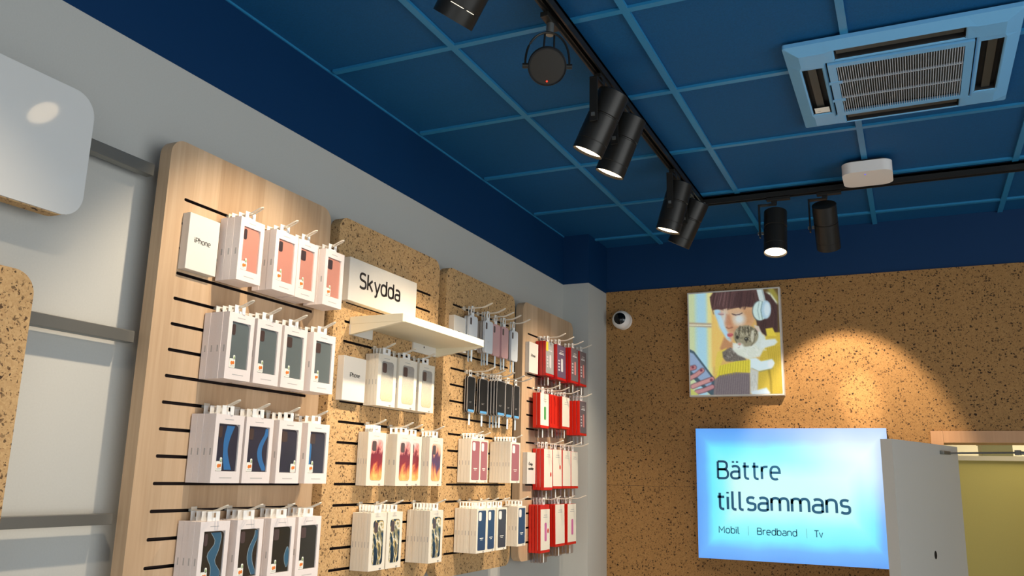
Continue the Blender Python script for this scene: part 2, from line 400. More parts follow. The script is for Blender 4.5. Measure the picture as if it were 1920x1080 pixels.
# local +y of the leaf points away from the visible face; the visible face is local y = -.042
bm = bmesh.new(); prism(bm, ellipse(.43, 1.500, .016, .018), -.0490, -.0475, 'y'); h = part('lock_hole', bm, 'slot_dark', lo)
bm = bmesh.new(); box(bm, (.60, -.068, 1.950), (.70, -.0481, 1.966)); part('closer_bracket', bm, 'steel', lo, bevel=.002)
# closer arms, in world coordinates inside the leaf's frame
inv = lo.matrix_world.inverted()
bm = bmesh.new(); p0 = Vector((A.x+d.x*.69+n.x*.064, A.y+d.y*.69+n.y*.064, 1.958)); p1 = Vector((2.262, 4.82, 1.968))
tube(bm, [inv @ p0, inv @ p1], .0045); tube(bm, [inv @ p1, inv @ Vector((2.62, 4.93, 1.945))], .008)
box(bm, tuple(inv @ p1 - Vector((.012,.012,.012))), tuple(inv @ p1 + Vector((.012,.012,.012)))); part('closer_arm', bm, 'steel', lo, smooth=True)
M_['yellow_wall'] = painted('back_room_yellow', (226,208,120), .6, .02)
bm = bmesh.new(); box(bm, (1.5, 5.9, 0), (4.2, 5.96, 1.957)); struct('wall_partition', bm, 'yellow_wall', 'pale yellow partition wall inside the back room', 'wall')
bm = bmesh.new(); box(bm, (1.5, 5.885, 1.957), (4.2, 5.975, 1.985)); struct('trim_5', bm, 'cream', 'cream rail capping the yellow partition', 'trim')
bm = bmesh.new(); box(bm, (1.0, 8.0, 0), (4.6, 8.1, 2.8)); box(bm, (.9, YB+.14, 0), (1.0, 8.1, 2.8)); box(bm, (4.5, YB+.14, 0), (4.6, 8.1, 2.8)); struct('wall_back_room', bm, 'cream', 'cream far wall of the back room', 'wall')
bm = bmesh.new(); box(bm, (.9, YB+.14, 2.6), (4.6, 8.1, 2.7)); struct('ceiling_back_room', bm, 'cream', 'cream back room ceiling', 'ceiling')
bm = bmesh.new(); box(bm, (2.22, 6.6, 0), (2.40, 7.0, 2.09)); box(bm, (2.21, 6.59, 2.0905), (2.41, 7.0, 2.10))
tag(part('storage_cabinet', bm, mat('cabinet_grey', (168,170,150), .5)), 'grey cabinet top seen over the yellow partition in the back room', 'cabinet')
area('back_room_lamp', (2.6, 5.5, 2.58), (0, 0, 0), .6, .6, 7, (1.0, .90, .66))
area('added_rear_fill', (2.6, 7.0, 2.58), (0, 0, 0), .8, .8, 26, (1.0, .95, .80))  # unseen area light added to lighten the far wall

# ------------------------------------------------------------------ wall rails
def rail(z0, z1, y0, y1, label):
    e = empty('wall_rail', (0, y0, z0), label, 'rail', 'steel rails that carry the display panels')
    bm = bmesh.new(); box(bm, (.034, 0, 0), (.06, y1-y0, z1-z0)); part('rail_bar', bm, 'steel', e, bevel=.0015)
    for yb in ((.45, 1.05) if y0 < 0 else (.3, 1.0, 1.75, 2.5)):
        bm = bmesh.new(); box(bm, (.0002, yb, .004), (.0339, yb+.04, z1-z0-.004)); part('wall_bracket', bm, 'steel', e)
for z0, z1, nm in ((2.545, 2.577, 'top'), (2.105, 2.135, 'middle'), (1.667, 1.693, 'bottom')):
    rail(z0, z1, -.4, 1.508, f'{nm} brushed steel wall rail left of the near wooden panel')
    rail(z0, z1, 1.60, 4.40, f'{nm} steel wall rail running behind the four slatted panels')

# ------------------------------------------------------------------ slatted display panels
SLOT0, PITCH = 2.4995, .0669
def slat_panel(name, y0, y1, z0, z1, m, label, x0=.0605, x1=.1, nslots=16, s0=.06, s1=.065):
    h = z1-z0
    bm = bmesh.new(); prism(bm, rr_outline(0, y1-y0, 0, h, .045, 8), x0, x1)
    me = tomesh(name, bm, m); o = link(name, me, None, (0, y0, z0))
    c = bmesh.new()
    for k in range(nslots):
        z = SLOT0-PITCH*k-z0
        prism(c, rr_outline(s0, y1-y0-s1, z-.0042, z+.0042, .0041, 4), x1-.024, x1+.01)
    cm = tomesh('cutter', c, 'slot_brown'); co = link('cutter', cm, None, (0, y0, z0))
    md = o.modifiers.new('slots', 'BOOLEAN'); md.object = co; md.operation = 'DIFFERENCE'; md.solver = 'EXACT'; md.material_mode = 'TRANSFER'
    bpy.context.view_layer.update()
    new = bpy.data.meshes.new_from_object(o.evaluated_get(bpy.context.evaluated_depsgraph_get()))
    o.modifiers.clear(); o.data = new; new.name = name
    bpy.data.objects.remove(co); bpy.data.meshes.remove(cm); bpy.data.meshes.remove(me)
    return tag(o, label, 'display panel')
slat_panel('slat_panel', 1.520, 2.207, 1.405, 2.655, 'wood', 'pale wood slatted panel nearest the viewer, four rows of phone case boxes')
slat_panel('slat_panel', 2.256, 2.938, 1.425, 2.655, 'cork', 'cork slatted panel with the Skydda sign and white shelf')
slat_panel('slat_panel', 2.996, 3.674, 1.408, 2.652, 'cork', 'cork slatted panel to the right of the Skydda panel')
slat_panel('slat_panel', 3.772, 4.460, 1.412, 2.655, 'wood', 'farthest pale wood slatted panel, hung with red packs')

# left-hand boards
pr = empty('wall_board', (0.06, .6, 2.354), 'glossy white rounded board on cork backing, top left', 'board')
bm = bmesh.new(); prism(bm, rr_outline(0, .672, .0, .300, .05, 8), .0005, .034); part('cork_backing', bm, 'cork', pr)
bm = bmesh.new(); prism(bm, rr_outline(-.002, .684, .002, .304, .055, 10), .0342, .040); part('white_face', bm, 'white_gloss', pr, smooth=True)
bm = bmesh.new(); prism(bm, rr_outline(0, .6, 0, .92, .05, 8), 0, .038); o = part('cork_board', bm, 'cork', None, loc=(.0605, .598, 1.29))
tag(o, 'plain cork board with rounded corners below the white board, left edge', 'board')

# ------------------------------------------------------------------ name plates and Skydda sign
def plate(y0, y1, z0, z1, t, texts, label, cat='name plate', name='name_plate'):
    e = empty(name, (.1003, y0, z0), label, cat)
    bm = bmesh.new(); box(bm, (0, 0, 0), (t, y1-y0, z1-z0)); part('block', bm, 'white', e, bevel=.001)
    for q in texts:
        if len(q) == 5: stroke_text(q[0], q[1], q[2], q[3], q[4], t+.0003, '+x', 'ink_black', e, .20 if q[4] > .02 else .14)
        else: lettering(q[0], q[1], (t+.0008, q[2], q[3]), '+x', 'ink_black', e, q[4], q[5])
    return e
plate(1.582, 1.690, 2.310, 2.462, .026, [('iPhone', .022, .079, .075, .0105)], 'white name plate with small lettering beside the coral boxes')
plate(2.293, 2.420, 2.033, 2.180, .026, [('iPhone', .036, .092, .080, .0105)], 'white name plate with small lettering under the white shelf')
plate(3.027, 3.142, 2.303, 2.449, .026, [('iPhone', .030, .086, .068, .0105)], 'small white name plate right of the shelf on cork')
plate(3.805, 3.916, 2.303, 2.455, .022, [('iPhone', .022, .076, .080, .0105)], 'small white name plate left of the top red packs')
plate(3.800, 3.900, 1.768, 1.917, .024, [('Övriga', .019, .016, .088, .0, .9), ('modeller', .019, .014, .066, .0, .9)], 'small white two-line name plate beside the white cards on red packs')
plate(2.285, 2.717, 2.365, 2.514, .030, [('Skydda', .057, .318, .055, .0415)], 'white block sign reading Skydda on the cork panel', 'sign', 'block_sign')

# white shelf with two brackets (positions in metres from the wall)
sh = empty('wall_shelf', (.1003, 2.345, 2.258), 'white shelf with tapered side plates below the Skydda sign', 'shelf')
sw = .592; sd = .212; sz = .061
bm = bmesh.new(); box(bm, (0, 0, sz-.026), (sd, sw, sz)); part('shelf_board', bm, 'cream', sh, bevel=.0012)
for yy in (.0002, sw-.0142):
    bm = bmesh.new(); prism(bm, [(.0062, 0), (sd-.0005, sz-.0275), (sd-.0005, sz-.0262), (.0062, sz-.0262)], yy, yy+.014, 'y'); part('side_plate', bm, 'cream', sh)
for y0_, y1_ in ((.0, .132), (.405, sw-.0145)):
    bm = bmesh.new(); box(bm, (0, y0_, 0), (.006, y1_, sz-.0262)); wp = part('wall_plate', bm, 'white', sh)
bm = bmesh.new(); prism(bm, ellipse(.485, .026, .004, .004, 10), .0061, .0064, 'x'); part('screw_hole', bm, 'slot_dark', sh)

# ------------------------------------------------------------------ hooks
HOOKN = {}
def hook(y, z, reach, label, group):
    """white wire loop peg: two parallel wires from the slot joined in an upturned end"""
    key = round(reach, 2)
    if key not in HOOKN:
        bm = bmesh.new(); w = .0052; r = key
        pts = [(0, -w, 0), (r-.05, -w, 0), (r-.034, -w, .003), (r-.012, -w, .0115), (r-.004, -w*.7, .0150), (r-.001, 0, .0160), (r-.004, w*.7, .0150), (r-.012, w, .0115), (r-.034, w, .003), (r-.05, w, 0), (0, w, 0)]
        tube(bm, pts, .0020, 6)
        box(bm, (-.004, -.010, -.0035), (.0036, .010, .0035)); box(bm, (.0037, -.010, -.008), (.0052, .010, .009))
        HOOKN[key] = tomesh('peg_hook', bm, 'wire', True)
    o = link('peg_hook', HOOKN[key], None, (.0965, y, z))
    return tag(o, label, 'hook', group)

# ------------------------------------------------------------------ boxed phone cases
ORD = ['first', 'second', 'third', 'fourth', 'fifth']
DEPTH = {1: ['front'], 2: ['front', 'rear'], 3: ['front', 'middle', 'rear'], 4: ['front', 'second', 'third', 'rearmost'], 5: ['front', 'second', 'third', 'fourth', 'rearmost'], 6: ['front', 'second', 'third', 'fourth', 'fifth', 'rearmost'], 7: ['front', 'second', 'third', 'fourth', 'fifth', 'sixth', 'rearmost']}
ROWS = {1: 'top', 2: 'second', 3: 'third', 4: 'bottom'}
HZ = {1: 2.4995, 2: 2.2319, 3: 1.9643, 4: 1.6967}
def tab_mesh(w, h=.026, hole=.0075):
    """hang tab plate in y/z with a round-slot hole, base at z=0"""
    bm = bmesh.new(); t = .0004
    box(bm, (-t, -w/2, 0), (t, w/2, h*.36)); box(bm, (-t, -w/2, h*.36), (t, -hole, h*.86)); box(bm, (-t, hole, h*.36), (t, w/2, h*.86)); box(bm, (-t, -w/2, h*.86), (t, w/2, h))
    return bm
def mottled(name, stops, scale=22, seed=0.0, grad=0.0, stretch=(1,1,.6), contrast=1.0):
    """swirling print: a bottom-to-top colour run broken up by distorted noise"""
    m = mat(name, rough=.25, spec=.5); nt, ns, L, b = nodes(m)
    co = coords(nt, stretch, (seed, seed*.7, seed*1.3))
    n = N(nt, 'ShaderNodeTexNoise'); n.inputs['Scale'].default_value = scale; n.inputs['Detail'].default_value = 4; n.inputs['Distortion'].default_value = 1.6; L.new(co, n.inputs['Vector'])
    t = N(nt, 'ShaderNodeTexCoord'); sx = N(nt, 'ShaderNodeSeparateXYZ'); L.new(t.outputs['Generated'], sx.inputs[0])
    v = math_(nt, 'MULTIPLY_ADD', n.outputs[0], contrast, math_(nt, 'MULTIPLY_ADD', sx.outputs[2], grad, .5-grad*.5-contrast*.5))
    r = ramp(nt, stops); L.new(v, r.inputs[0]); L.new(r.outputs[0], b.inputs['Base Color'])
    return m
CASEM = {
 'coral': mat('coral_silicone', (230,160,138), .45), 'green': mat('grey_green_silicone', (112,124,124), .35),
 'navy': mat('navy_silicone', (44,50,72), .4), 'black': mat('black_silicone', (40,38,34), .4),
 'swirl': mat('bright_blue_print', (50,128,190), .35), 'swirl2': mat('muted_blue_print', (58,112,142), .35), 'swirl_edge': mat('pale_line_print', (178,196,200), .4)}
ART = {
 'gold': mottled('gold_glitter_print', [(0.0, (204,184,142)), (.30, (204,194,170)), (.60, (176,172,160)), (1.0, (140,142,142))], 160, 1.0, .8, (1,1,1), .5),
 'marble_red': mottled('red_marble_print', [(0.0, (240,190,104)), (.20, (230,150,84)), (.34, (176,70,54)), (.42, (136,36,44)), (.68, (118,34,50)), (.77, (222,140,132)), (1.0, (240,196,190))], 30, 3.0, .95, (1,1,.45), .75),
 'marble_red2': mottled('purple_marble_print', [(0.0, (240,190,104)), (.22, (230,150,90)), (.34, (150,70,70)), (.44, (84,50,86)), (.66, (96,44,70)), (.76, (222,150,120)), (1.0, (240,206,180))], 30, 5.0, .95, (1,1,.45), .75),
 'marble_dark': mottled('ink_marble_print', [(.24, (24,38,50)), (.44, (40,62,78)), (.50, (150,140,96)), (.545, (232,224,204)), (.59, (200,170,90)), (.64, (36,58,72)), (.82, (24,34,44))], 15, 8.0, .12, (1,1,.6), 1.15),
 'rose': mat('dusty_rose_print', (158,92,94), .35), 'blue': mat('slate_blue_print', (44,62,92), .35), 'brown': mat('dark_brown_print', (62,56,58), .35)}
def carton_window_mesh(wd, ht, t, pal='carton'):
    """carton with a recessed window: back slab + frame, in local coords (x out, y right, z up)"""
    bm = bmesh.new(); rc = min(.008, t*.4); fw = .014; fb = .030; ft = .024
    box(bm, (-t, 0, 0), (-rc, wd, ht)); box(bm, (-rc, 0, 0), (0, fw, ht)); box(bm, (-rc, wd-fw, 0), (0, wd, ht)); box(bm, (-rc, fw, 0), (0, wd-fw, fb)); box(bm, (-rc, fw, ht-ft), (0, wd-fw, ht))
    # faint print: maker's line at top and bottom, barcode mark on the side
    box(bm, (0, wd*.32, ht-.0135), (.0002, wd*.62, ht-.0115), 1); box(bm, (0, wd*.30, .0125), (.0002, wd*.72, .0145), 1)
    box(bm, (-t*.55, -.0002, ht*.40), (-t*.35, 0, ht*.50), 1)
    return tomesh('carton', bm, [pal, 'ink']), (fw, wd-fw, fb, ht-ft, rc)
def plain_mesh(wd, ht, t, pal):
    bm = bmesh.new(); box(bm, (-t, 0, 0), (0, wd, ht)); box(bm, (-t*.55, -.0002, ht*.40), (-t*.35, 0, ht*.50), 1)
    return tomesh('carton', bm, [pal, 'ink'])
def stack(panel, row, peg, npegs, xf, y0, y1, z0, z1, n, kind, cname, art, swirl=None, group=None, thing='phone case box', pal='carton', reach=None, xb=.1035, hooked=True):
    """n boxes one behind the other on one peg; the front one shows its face"""
    wd, ht = y1-y0, z1-z0; t = min(.0245, (xf-xb)/n)
    tab = tomesh('hang_tab', tab_mesh(wd*.42, .024), 'tab'); plain = plain_mesh(wd, ht, t-.0007, pal)
    hz = HZ[row]
    for k in range(n):
        where = DEPTH[n][k]
        pegw = f'{ORD[peg-1]} peg from left'
        lab = f'{where} {cname} {thing}, {pegw}, {ROWS[row]} row, {panel}' if n > 1 else f'single {cname} {thing}, {pegw}, {ROWS[row]} row, {panel}'
        jy = random.uniform(-.0012, .0012) if k else 0
        e = empty('phone_case_box', (xf-k*t, y0+jy, z0), lab, 'phone case box', group)
        tb = link('hang_tab', tab, e, (-t*.5, wd/2, ht))
        if k:
            link('carton', plain, e); continue
        if kind == 'window':
            me, (a0, a1, b0, b1, rc) = carton_window_mesh(wd, ht, t-.0007, pal); link('carton', me, e)
            # phone case behind the film
            bm = bmesh.new(); prism(bm, rr_outline(a0+.001, a1-.001, b0+.001, b1-.001, .012, 5, (0,0,1,0)), -rc+.0002, -rc+.004, mi=0)
            if swirl:
                cen = []
                for i in range(13):
                    s = i/12; z = b0+.004+(b1-b0-.008)*s
                    if swirl == 'y': c = a0+(a1-a0)*(.62-.18*math.sin(s*math.pi)); hw = (a1-a0)*(.10+.16*abs(s-.45))
                    elif swirl == 'arc': c = a0+(a1-a0)*(.92-.30*math.sin(min(1, s*1.15)*math.pi)); hw = (a1-a0)*(.13-.04*s)
                    elif swirl == 'edge': c = a0+(a1-a0)*(.05+.05*math.sin(s*3)); hw = (a1-a0)*.07*(1 if s < .75 else .5)
                    elif swirl == 'wave': c = a0+(a1-a0)*(.60+.12*math.sin(s*9+.5)); hw = (a1-a0)*(.17+.05*math.sin(s*14))
                    elif swirl == 'drop': s2 = s*.45; z = b0+.012+(b1-b0)*s2; c = a0+(a1-a0)*(.88); hw = (a1-a0)*.13*math.sin(math.pi*min(1, s))+.0006
                    cen.append((c, hw, z))
                lo_, hi_ = a0+.002, a1-.002
                for (c, hw, z), (c2, hw2, z2) in zip(cen, cen[1:]):
                    for ex, mi, xx in (((.0016 if row == 4 else 0), 2, .0042), (0, 1, .0044)):
                        if mi == 2 and ex == 0: continue
                        cl = lambda q: min(hi_, max(lo_, q))
                        q = [(cl(c-hw-ex), z), (cl(c+hw+ex), z), (cl(c2+hw2+ex), z2), (cl(c2-hw2-ex), z2)]
                        if abs(q[0][0]-q[1][0]) < 1e-5 or abs(q[2][0]-q[3][0]) < 1e-5: continue
                        bm.faces.new([bm.verts.new((-rc+xx, a, b)) for a, b in q]).material_index = mi
            case = part('phone_case', bm, [CASEM[art], CASEM['swirl' if row == 3 else 'swirl2'], CASEM['swirl_edge']], e)
            cw = .016 if peg < 3 else .022
            bm = bmesh.new(); prism(bm, rr_outline(a0+.005, a0+.005+cw*.7 if peg == 1 else a0+.005+cw, b1-.036, b1-.006, .005, 4), -rc+.004, -rc+.0052); part('camera_cutout', bm, 'cam', case)
            bm = bmesh.new(); sa, sb = (a0+.001, b0+.001) if not (row == 3 and peg == 3) else (a1-.024, b0+.001)
            prism(bm, rr_outline(sa, sa+.021, sb, sb+.024, .002, 3), -.0012, -.0004, mi=0); prism(bm, rr_outline(sa+.013, sa+.020, sb+.022, sb+.034, .003, 4), -.0012, -.0004, mi=0)
            prism(bm, ellipse(sa+.0085, sb+.0125, .0045, .005, 12), -.0004, -.0001, mi=1); prism(bm, ellipse(sa+.015, sb+.0135, .0035, .0045, 12), -.0004, -.0001, mi=1); prism(bm, ellipse(sa+.0165, sb+.027, .0018, .004, 8), -.0004, -.0001, mi=2)
            for q in (.003, .0055): box(bm, (-.0004, sa+.003, sb+q), (-.0002, sa+.018, sb+q+.001), 3)
            part('sticker', bm, ['sticker', 'fruit', 'leaf', 'ink'], e)
            bm = bmesh.new(); box(bm, (-.0026, a0+.0003, b0+.0003), (-.0022, a1-.0003, b1-.0003)); part('window_pane', bm, 'pane', e)
        else:
            bm = bmesh.new(); box(bm, (-t+.0007, 0, 0), (0, wd, ht)); box(bm, (0, wd*.3, ht-.014), (.0002, wd*.6, ht-.012), 1); box(bm, (0, wd*.66, .004), (.0002, wd*.8, .0055), 1)
            prism(bm, ellipse(wd*.72, .0035, .006, .0035, 12), 0, .0002, mi=1); box(bm, (-t*.55, -.0002, ht*.40), (-t*.35, 0, ht*.50), 1)
            link('carton', tomesh('carton', bm, [pal, 'ink']), e)
            m0, m1 = (wd*.19, wd*.83) if kind == 'print' else (wd*.13, wd*.90)
            bz0, bz1 = (ht*.10, ht*.87) if kind == 'print' else (ht*.06, ht*.955)
            bm = bmesh.new(); prism(bm, rr_outline(m0, m1, bz0, bz1, .012 if kind == 'print' else .006, 5), .0001, .0008)
            pp = part('printed_phone', bm, [ART[art]], e)
            bm = bmesh.new(); cw = (m1-m0)*.36
            prism(bm, rr_outline(m0+.004, m0+.004+cw, bz1-.040, bz1-.006, .007, 5), .0008, .0012); part('printed_camera', bm, M_['cam'] if kind == 'print' else M_['carton'], pp)
            if kind == 'flat':
                bm = bmesh.new(); box(bm, (.0008, m0+(m1-m0)*.25, bz0+.045), (.001, m0+(m1-m0)*.72, bz0+.0475)); box(bm, (.0008, m0+(m1-m0)*.34, bz0+.039), (.001, m0+(m1-m0)*.62, bz0+.041)); part('printed_line', bm, 'sticker', pp)
    if hooked:
        hook((y0+y1)/2, hz, (reach or xf+.032)-.0965, f'white wire peg hook, {ORD[peg-1]} from left, {ROWS[row]} row, {panel}', 'wire peg hooks')

PA = 'near wooden panel'; PB = 'Skydda cork panel'; PC = 'second cork panel'; PD = 'far wooden panel'
A_ = [(1,'coral',None,[(.185,1.706,1.800,3,None),(.192,1.842,1.940,3,None),(.187,1.948,2.040,3,None),(.196,2.068,2.164,3,None)],2.304,2.481),
      (2,'green',None,[(.190,1.691,1.788,4,None),(.190,1.800,1.902,3,None),(.190,1.913,2.016,3,None),(.200,2.034,2.142,3,None)],2.034,2.212),
      (3,'navy',None,[(.188,1.680,1.784,4,'y'),(.188,1.793,1.902,4,'arc'),(.188,1.926,2.026,4,None),(.188,2.054,2.158,3,'edge')],1.767,1.942),
      (4,'black',None,[(.180,1.672,1.774,4,'wave'),(.180,1.802,1.903,4,'arc'),(.180,1.933,2.038,4,'drop'),(.180,2.052,2.158,4,None)],1.495,1.672)]
CN = {'coral': 'coral', 'green': 'grey-green', 'navy': 'navy', 'black': 'black'}
for row, colr, _, st, z0, z1 in A_:
    for i, (xf, y0, y1, n, sw_) in enumerate(st):
        stack(PA, row, i+1, 4, xf, y0, y1, z0, z1, n, 'window', CN[colr], colr, sw_, f'{CN[colr]} phone case boxes')
for row, kind, cn, art, st, z0, z1 in [
   (1,'print','gold-glitter','gold',[(.158,2.446,2.562,4,'gold'),(.166,2.568,2.688,3,'gold'),(.162,2.712,2.824,3,'gold')],2.028,2.206),
   (2,'print','red-marble','marble_red',[(.145,2.431,2.540,4,'marble_red'),(.166,2.578,2.686,3,'marble_red'),(.135,2.695,2.797,2,'marble_red'),(.165,2.805,2.905,4,'marble_red2')],1.760,1.938),
   (3,'print','dark-marble','marble_dark',[(.177,2.425,2.519,6,'marble_dark'),(.177,2.526,2.620,5,'marble_dark'),(.200,2.769,2.866,7,'marble_dark')],1.489,1.673)]:
    rr = row if row < 3 else 4
    for i, (xf, y0, y1, n, a) in enumerate(st):
        if row == 1: HZ_ = 1
        # the gold row hangs from the slot under the shelf, the others as on the wooden panel
        stack(PB, {1:2,2:3,3:4}[row], i+1, len(st), xf, y0, y1, z0, z1, n, kind, cn, a, None, f'{cn} phone case boxes', pal='carton_b')
for row, kind, cn, art, st, z0, z1 in [
   (3,'flat','dusty rose','rose',[(.163,3.140,3.228,4,'rose'),(.157,3.234,3.312,3,'rose'),(.204,3.437,3.540,7,'rose')],1.773,1.949),
   (4,'flat','slate blue','blue',[(.205,3.132,3.220,7,'blue'),(.203,3.226,3.304,4,'blue'),(.202,3.322,3.420,4,'brown'),(.185,3.566,3.658,5,'blue')],1.499,1.671)]:
    for i, (xf, y0, y1, n, a) in enumerate(st):
        stack(PC, row, i+1, len(st), xf, y0, y1, z0, z1, n, kind, cn if a != 'brown' else 'dark brown', a, None, f'{cn} phone case boxes', pal='carton_b')

# ------------------------------------------------------------------ unboxed soft cases on hooks (second cork panel, rows one and two)
SOFT = {'white': mat('milky_case', (214,218,220), .3), 'pink': mat('pink_case', (206,160,158), .35), 'grey': mat('beige_case', (186,176,166), .35)}
def soft_case(row, peg, k, n, xf, y0, y1, z0, z1, tone):
    wd, ht = y1-y0, z1-z0; dark = tone == 'black'
    lab = (f'{DEPTH[n][k]} {tone} phone case' if n > 1 else f'{tone} phone case') + f' hanging on {ORD[peg-1]} peg, {ROWS[row]} row, {PC}'
    e = empty('phone_case', (xf, y0, z0), lab, 'phone case', 'unboxed phone cases')
    t = .011
    bm = bmesh.new(); prism(bm, rr_outline(0, wd, 0, ht, .012, 6), -t, 0)
    part('shell', bm, M_['black_matt'] if dark else SOFT[tone], e, smooth=True)
    if dark:
        out = rr_outline(.0006, wd-.0006, .0006, ht-.0006, .012, 6)
        bm = bmesh.new(); tube(bm, [(.0, a, b) for a, b in out], .0013, 6, True); tube(bm, [(-t, a, b) for a, b in out], .0013, 6, True); part('bumper_edge', bm, SOFT['grey'], e, smooth=True)
        bm = bmesh.new(); box(bm, (.0002, wd*.3, ht*.30), (.0004, wd*.62, ht*.305)); box(bm, (.0002, wd*.3, ht*.27), (.0004, wd*.55, ht*.275)); part('printed_line', bm, 'ink', e)
        bm = bmesh.new(); prism(bm, rr_outline(wd*.12, wd*.88, .003, .013, .003, 3), .0013, .0018); part('blue_label', bm, mat('label_blue', (96,164,214), .3), e)
    else:
        bm = bmesh.new(); prism(bm, rr_outline(.006, .020, ht-.040, ht-.010, .005, 4), .0001, .0012); part('camera_cutout', bm, M_['cam'], e)
        bm = bmesh.new(); box(bm, (.0001, wd*.35, ht*.36), (.0003, wd*.6, ht*.366)); box(bm, (.0001, wd*.38, ht*.33), (.0003, wd*.55, ht*.335)); part('printed_line', bm, 'ink', e)
    link('hang_tab', tomesh('hang_tab', tab_mesh(.026, HZ[row]+.008-z1, .0065), 'tab'), e, (-t*.5, wd/2, ht))
    # paper security strip hanging below
    bm = bmesh.new(); prism(bm, rr_outline(wd*.40, wd*.40+.014, -.052, .0, .005, 4, (1,1,0,0)), -t*.55, -t*.45); part('security_strip', bm, mat('strip_paper', (206,220,228), .4), e)
for peg, lst in enumerate([[(.148,3.120,3.196,'white'),(.132,3.123,3.199,'white')],
        [(.158,3.247,3.325,'white'),(.143,3.250,3.328,'grey'),(.129,3.253,3.331,'grey')],
        [(.152,3.338,3.410,'pink')],
        [(.158,3.416,3.486,'pink'),(.143,3.419,3.489,'pink')],
        [(.158,3.518,3.590,'white'),(.143,3.521,3.593,'grey')]]):
    for k, (xf, y0, y1, tone) in enumerate(lst): soft_case(1, peg+1, k, len(lst), xf, y0, y1, 2.322, 2.464, tone)
    hook((lst[0][1]+lst[0][2])/2, HZ[1], .135, f'white wire peg hook, {ORD[peg]} from left, top row, {PC}', 'wire peg hooks')
for peg, lst in enumerate([[(.124,3.166,3.236)],[(.132,3.262,3.342)],[(.170,3.354,3.440),(.155,3.354,3.440),(.140,3.354,3.440),(.125,3.354,3.440)],[(.158,3.470,3.540)],[(.158,3.556,3.622)]]):
    for k, (xf, y0, y1) in enumerate(lst): soft_case(2, peg+1, k, len(lst), xf, y0, y1, 2.060, 2.212, 'black')
    hook((lst[0][1]+lst[0][2])/2, HZ[2], .135, f'white wire peg hook, {ORD[peg]} from left, second row, {PC}', 'wire peg hooks')

# ------------------------------------------------------------------ red hanging packs (far wooden panel)
CARD = {'grey': mat('grey_card', (104,94,98), .3), 'purple': mat('purple_grey_card', (92,76,98), .3), 'pale': mat('pale_grey_card', (150,152,150), .3), 'white': mat('white_card', (240,230,210), .4), 'red': M_['red'], 'rose': mat('rose_card', (150,92,96), .3)}
PICT = {'green': mat('green_print', (70,150,80), .4), 'pink': mat('pink_print', (206,110,160), .4), 'silver': mat('silver_print', (200,196,196), .3), 'rosy': mat('rosy_print', (196,120,116), .4)}
CARDN = {'grey': 'grey-fronted', 'purple': 'purple-fronted', 'pale': 'pale grey-fronted', 'white': 'white-fronted', 'red': 'all-red', 'rose': 'rose-fronted'}
def red_pack(row, peg, k, n, xf, t, y0, y1, z0, z1, card, pict=None, topband=False, dot=None, reds='red'):
    wd, ht = y1-y0, z1-z0
    lab = (f'{DEPTH[n][k]} {CARDN[card]} red pack' if n > 1 else f'single {CARDN[card]} red pack') + f', {ORD[peg-1]} peg from left, {ROWS[row]} row, {PD}'
    e = empty('accessory_pack', (xf, y0, z0), lab, 'accessory pack', 'red accessory packs')
    e.rotation_euler = (0, -.008-.006*((peg*7+row*3) % 3), 0)
    bm = bmesh.new(); tt = t-.001
    box(bm, (-tt, 0, 0), (-.0012, wd, ht)); part('tray', bm, reds, e, bevel=.0012)
    lowb = .013; top = .020 if topband else .0
    if card != 'red':
        bm = bmesh.new(); box(bm, (-.001, .0015, lowb), (0, wd-.001, ht-top-.001))
        box(bm, (0, wd*.35, ht-top-.030), (.0002, wd*.72, ht-top-.027), 1); box(bm, (0, wd*.30, ht-top-.040), (.0002, wd*.75, ht-top-.037), 1)
        if card != 'white':
            box(bm, (0, wd*.22, ht-.048), (.0003, wd*.78, ht-.043), 2)
            for q in range(4): box(bm, (0, wd*.12, ht*.52-q*.016), (.0003, wd*.28, ht*.52-q*.016+.008), 2)
        part('front_card', bm, [CARD[card], M_['ink'], PICT['silver']], e)
        if pict:
            bm = bmesh.new(); prism(bm, rr_outline(wd*.42, wd*.64, ht*.24, ht*.62, .008, 5), .0003, .0012); part('printed_cable', bm, PICT[pict], e)
        if dot:
            bm = bmesh.new(); prism(bm, ellipse(wd*.80, ht*dot, .008, .011, 14), .0003, .001); part('red_badge', bm, 'red', e)
    else:
        bm = bmesh.new(); box(bm, (-.0012, wd*.15, .02), (.0005, wd*.2, ht-.01)); box(bm, (-.0012, wd*.55, .02), (.0005, wd*.6, ht-.01)); part('front_ribs', bm, 'red_dark', e)
    if card == 'pale':
        bm = bmesh.new(); box(bm, (.0003, .002, ht-.05), (.0008, wd*.28, ht-.004)); part('yellow_corner', bm, mat('yellow_print', (222,196,60), .4), e)
    bm = bmesh.new(); box(bm, (-.001, .002, .001), (.0004, wd-.002, lowb-.001)); part('bottom_band', bm, reds, e)
    bm = bmesh.new(); prism(bm, rr_outline(.004, wd-.012, -.046, .0, .012, 5, (1,1,0,0)), -t*.6, -t*.55); part('clear_flap', bm, 'clear', e)
    bm = bmesh.new(); prism(bm, rr_outline(wd*.45, wd*.45+.010, -.046, -.004, .004, 4), -t*.54, -t*.50); part('white_strip', bm, 'tab', e)
    link('hang_tab', tomesh('hang_tab', tab_mesh(.03, HZ[row]+.008-z1 if HZ[row]+.008-z1 > .018 else .02, .0065), 'tab'), e, (-t*.5, wd/2, ht))
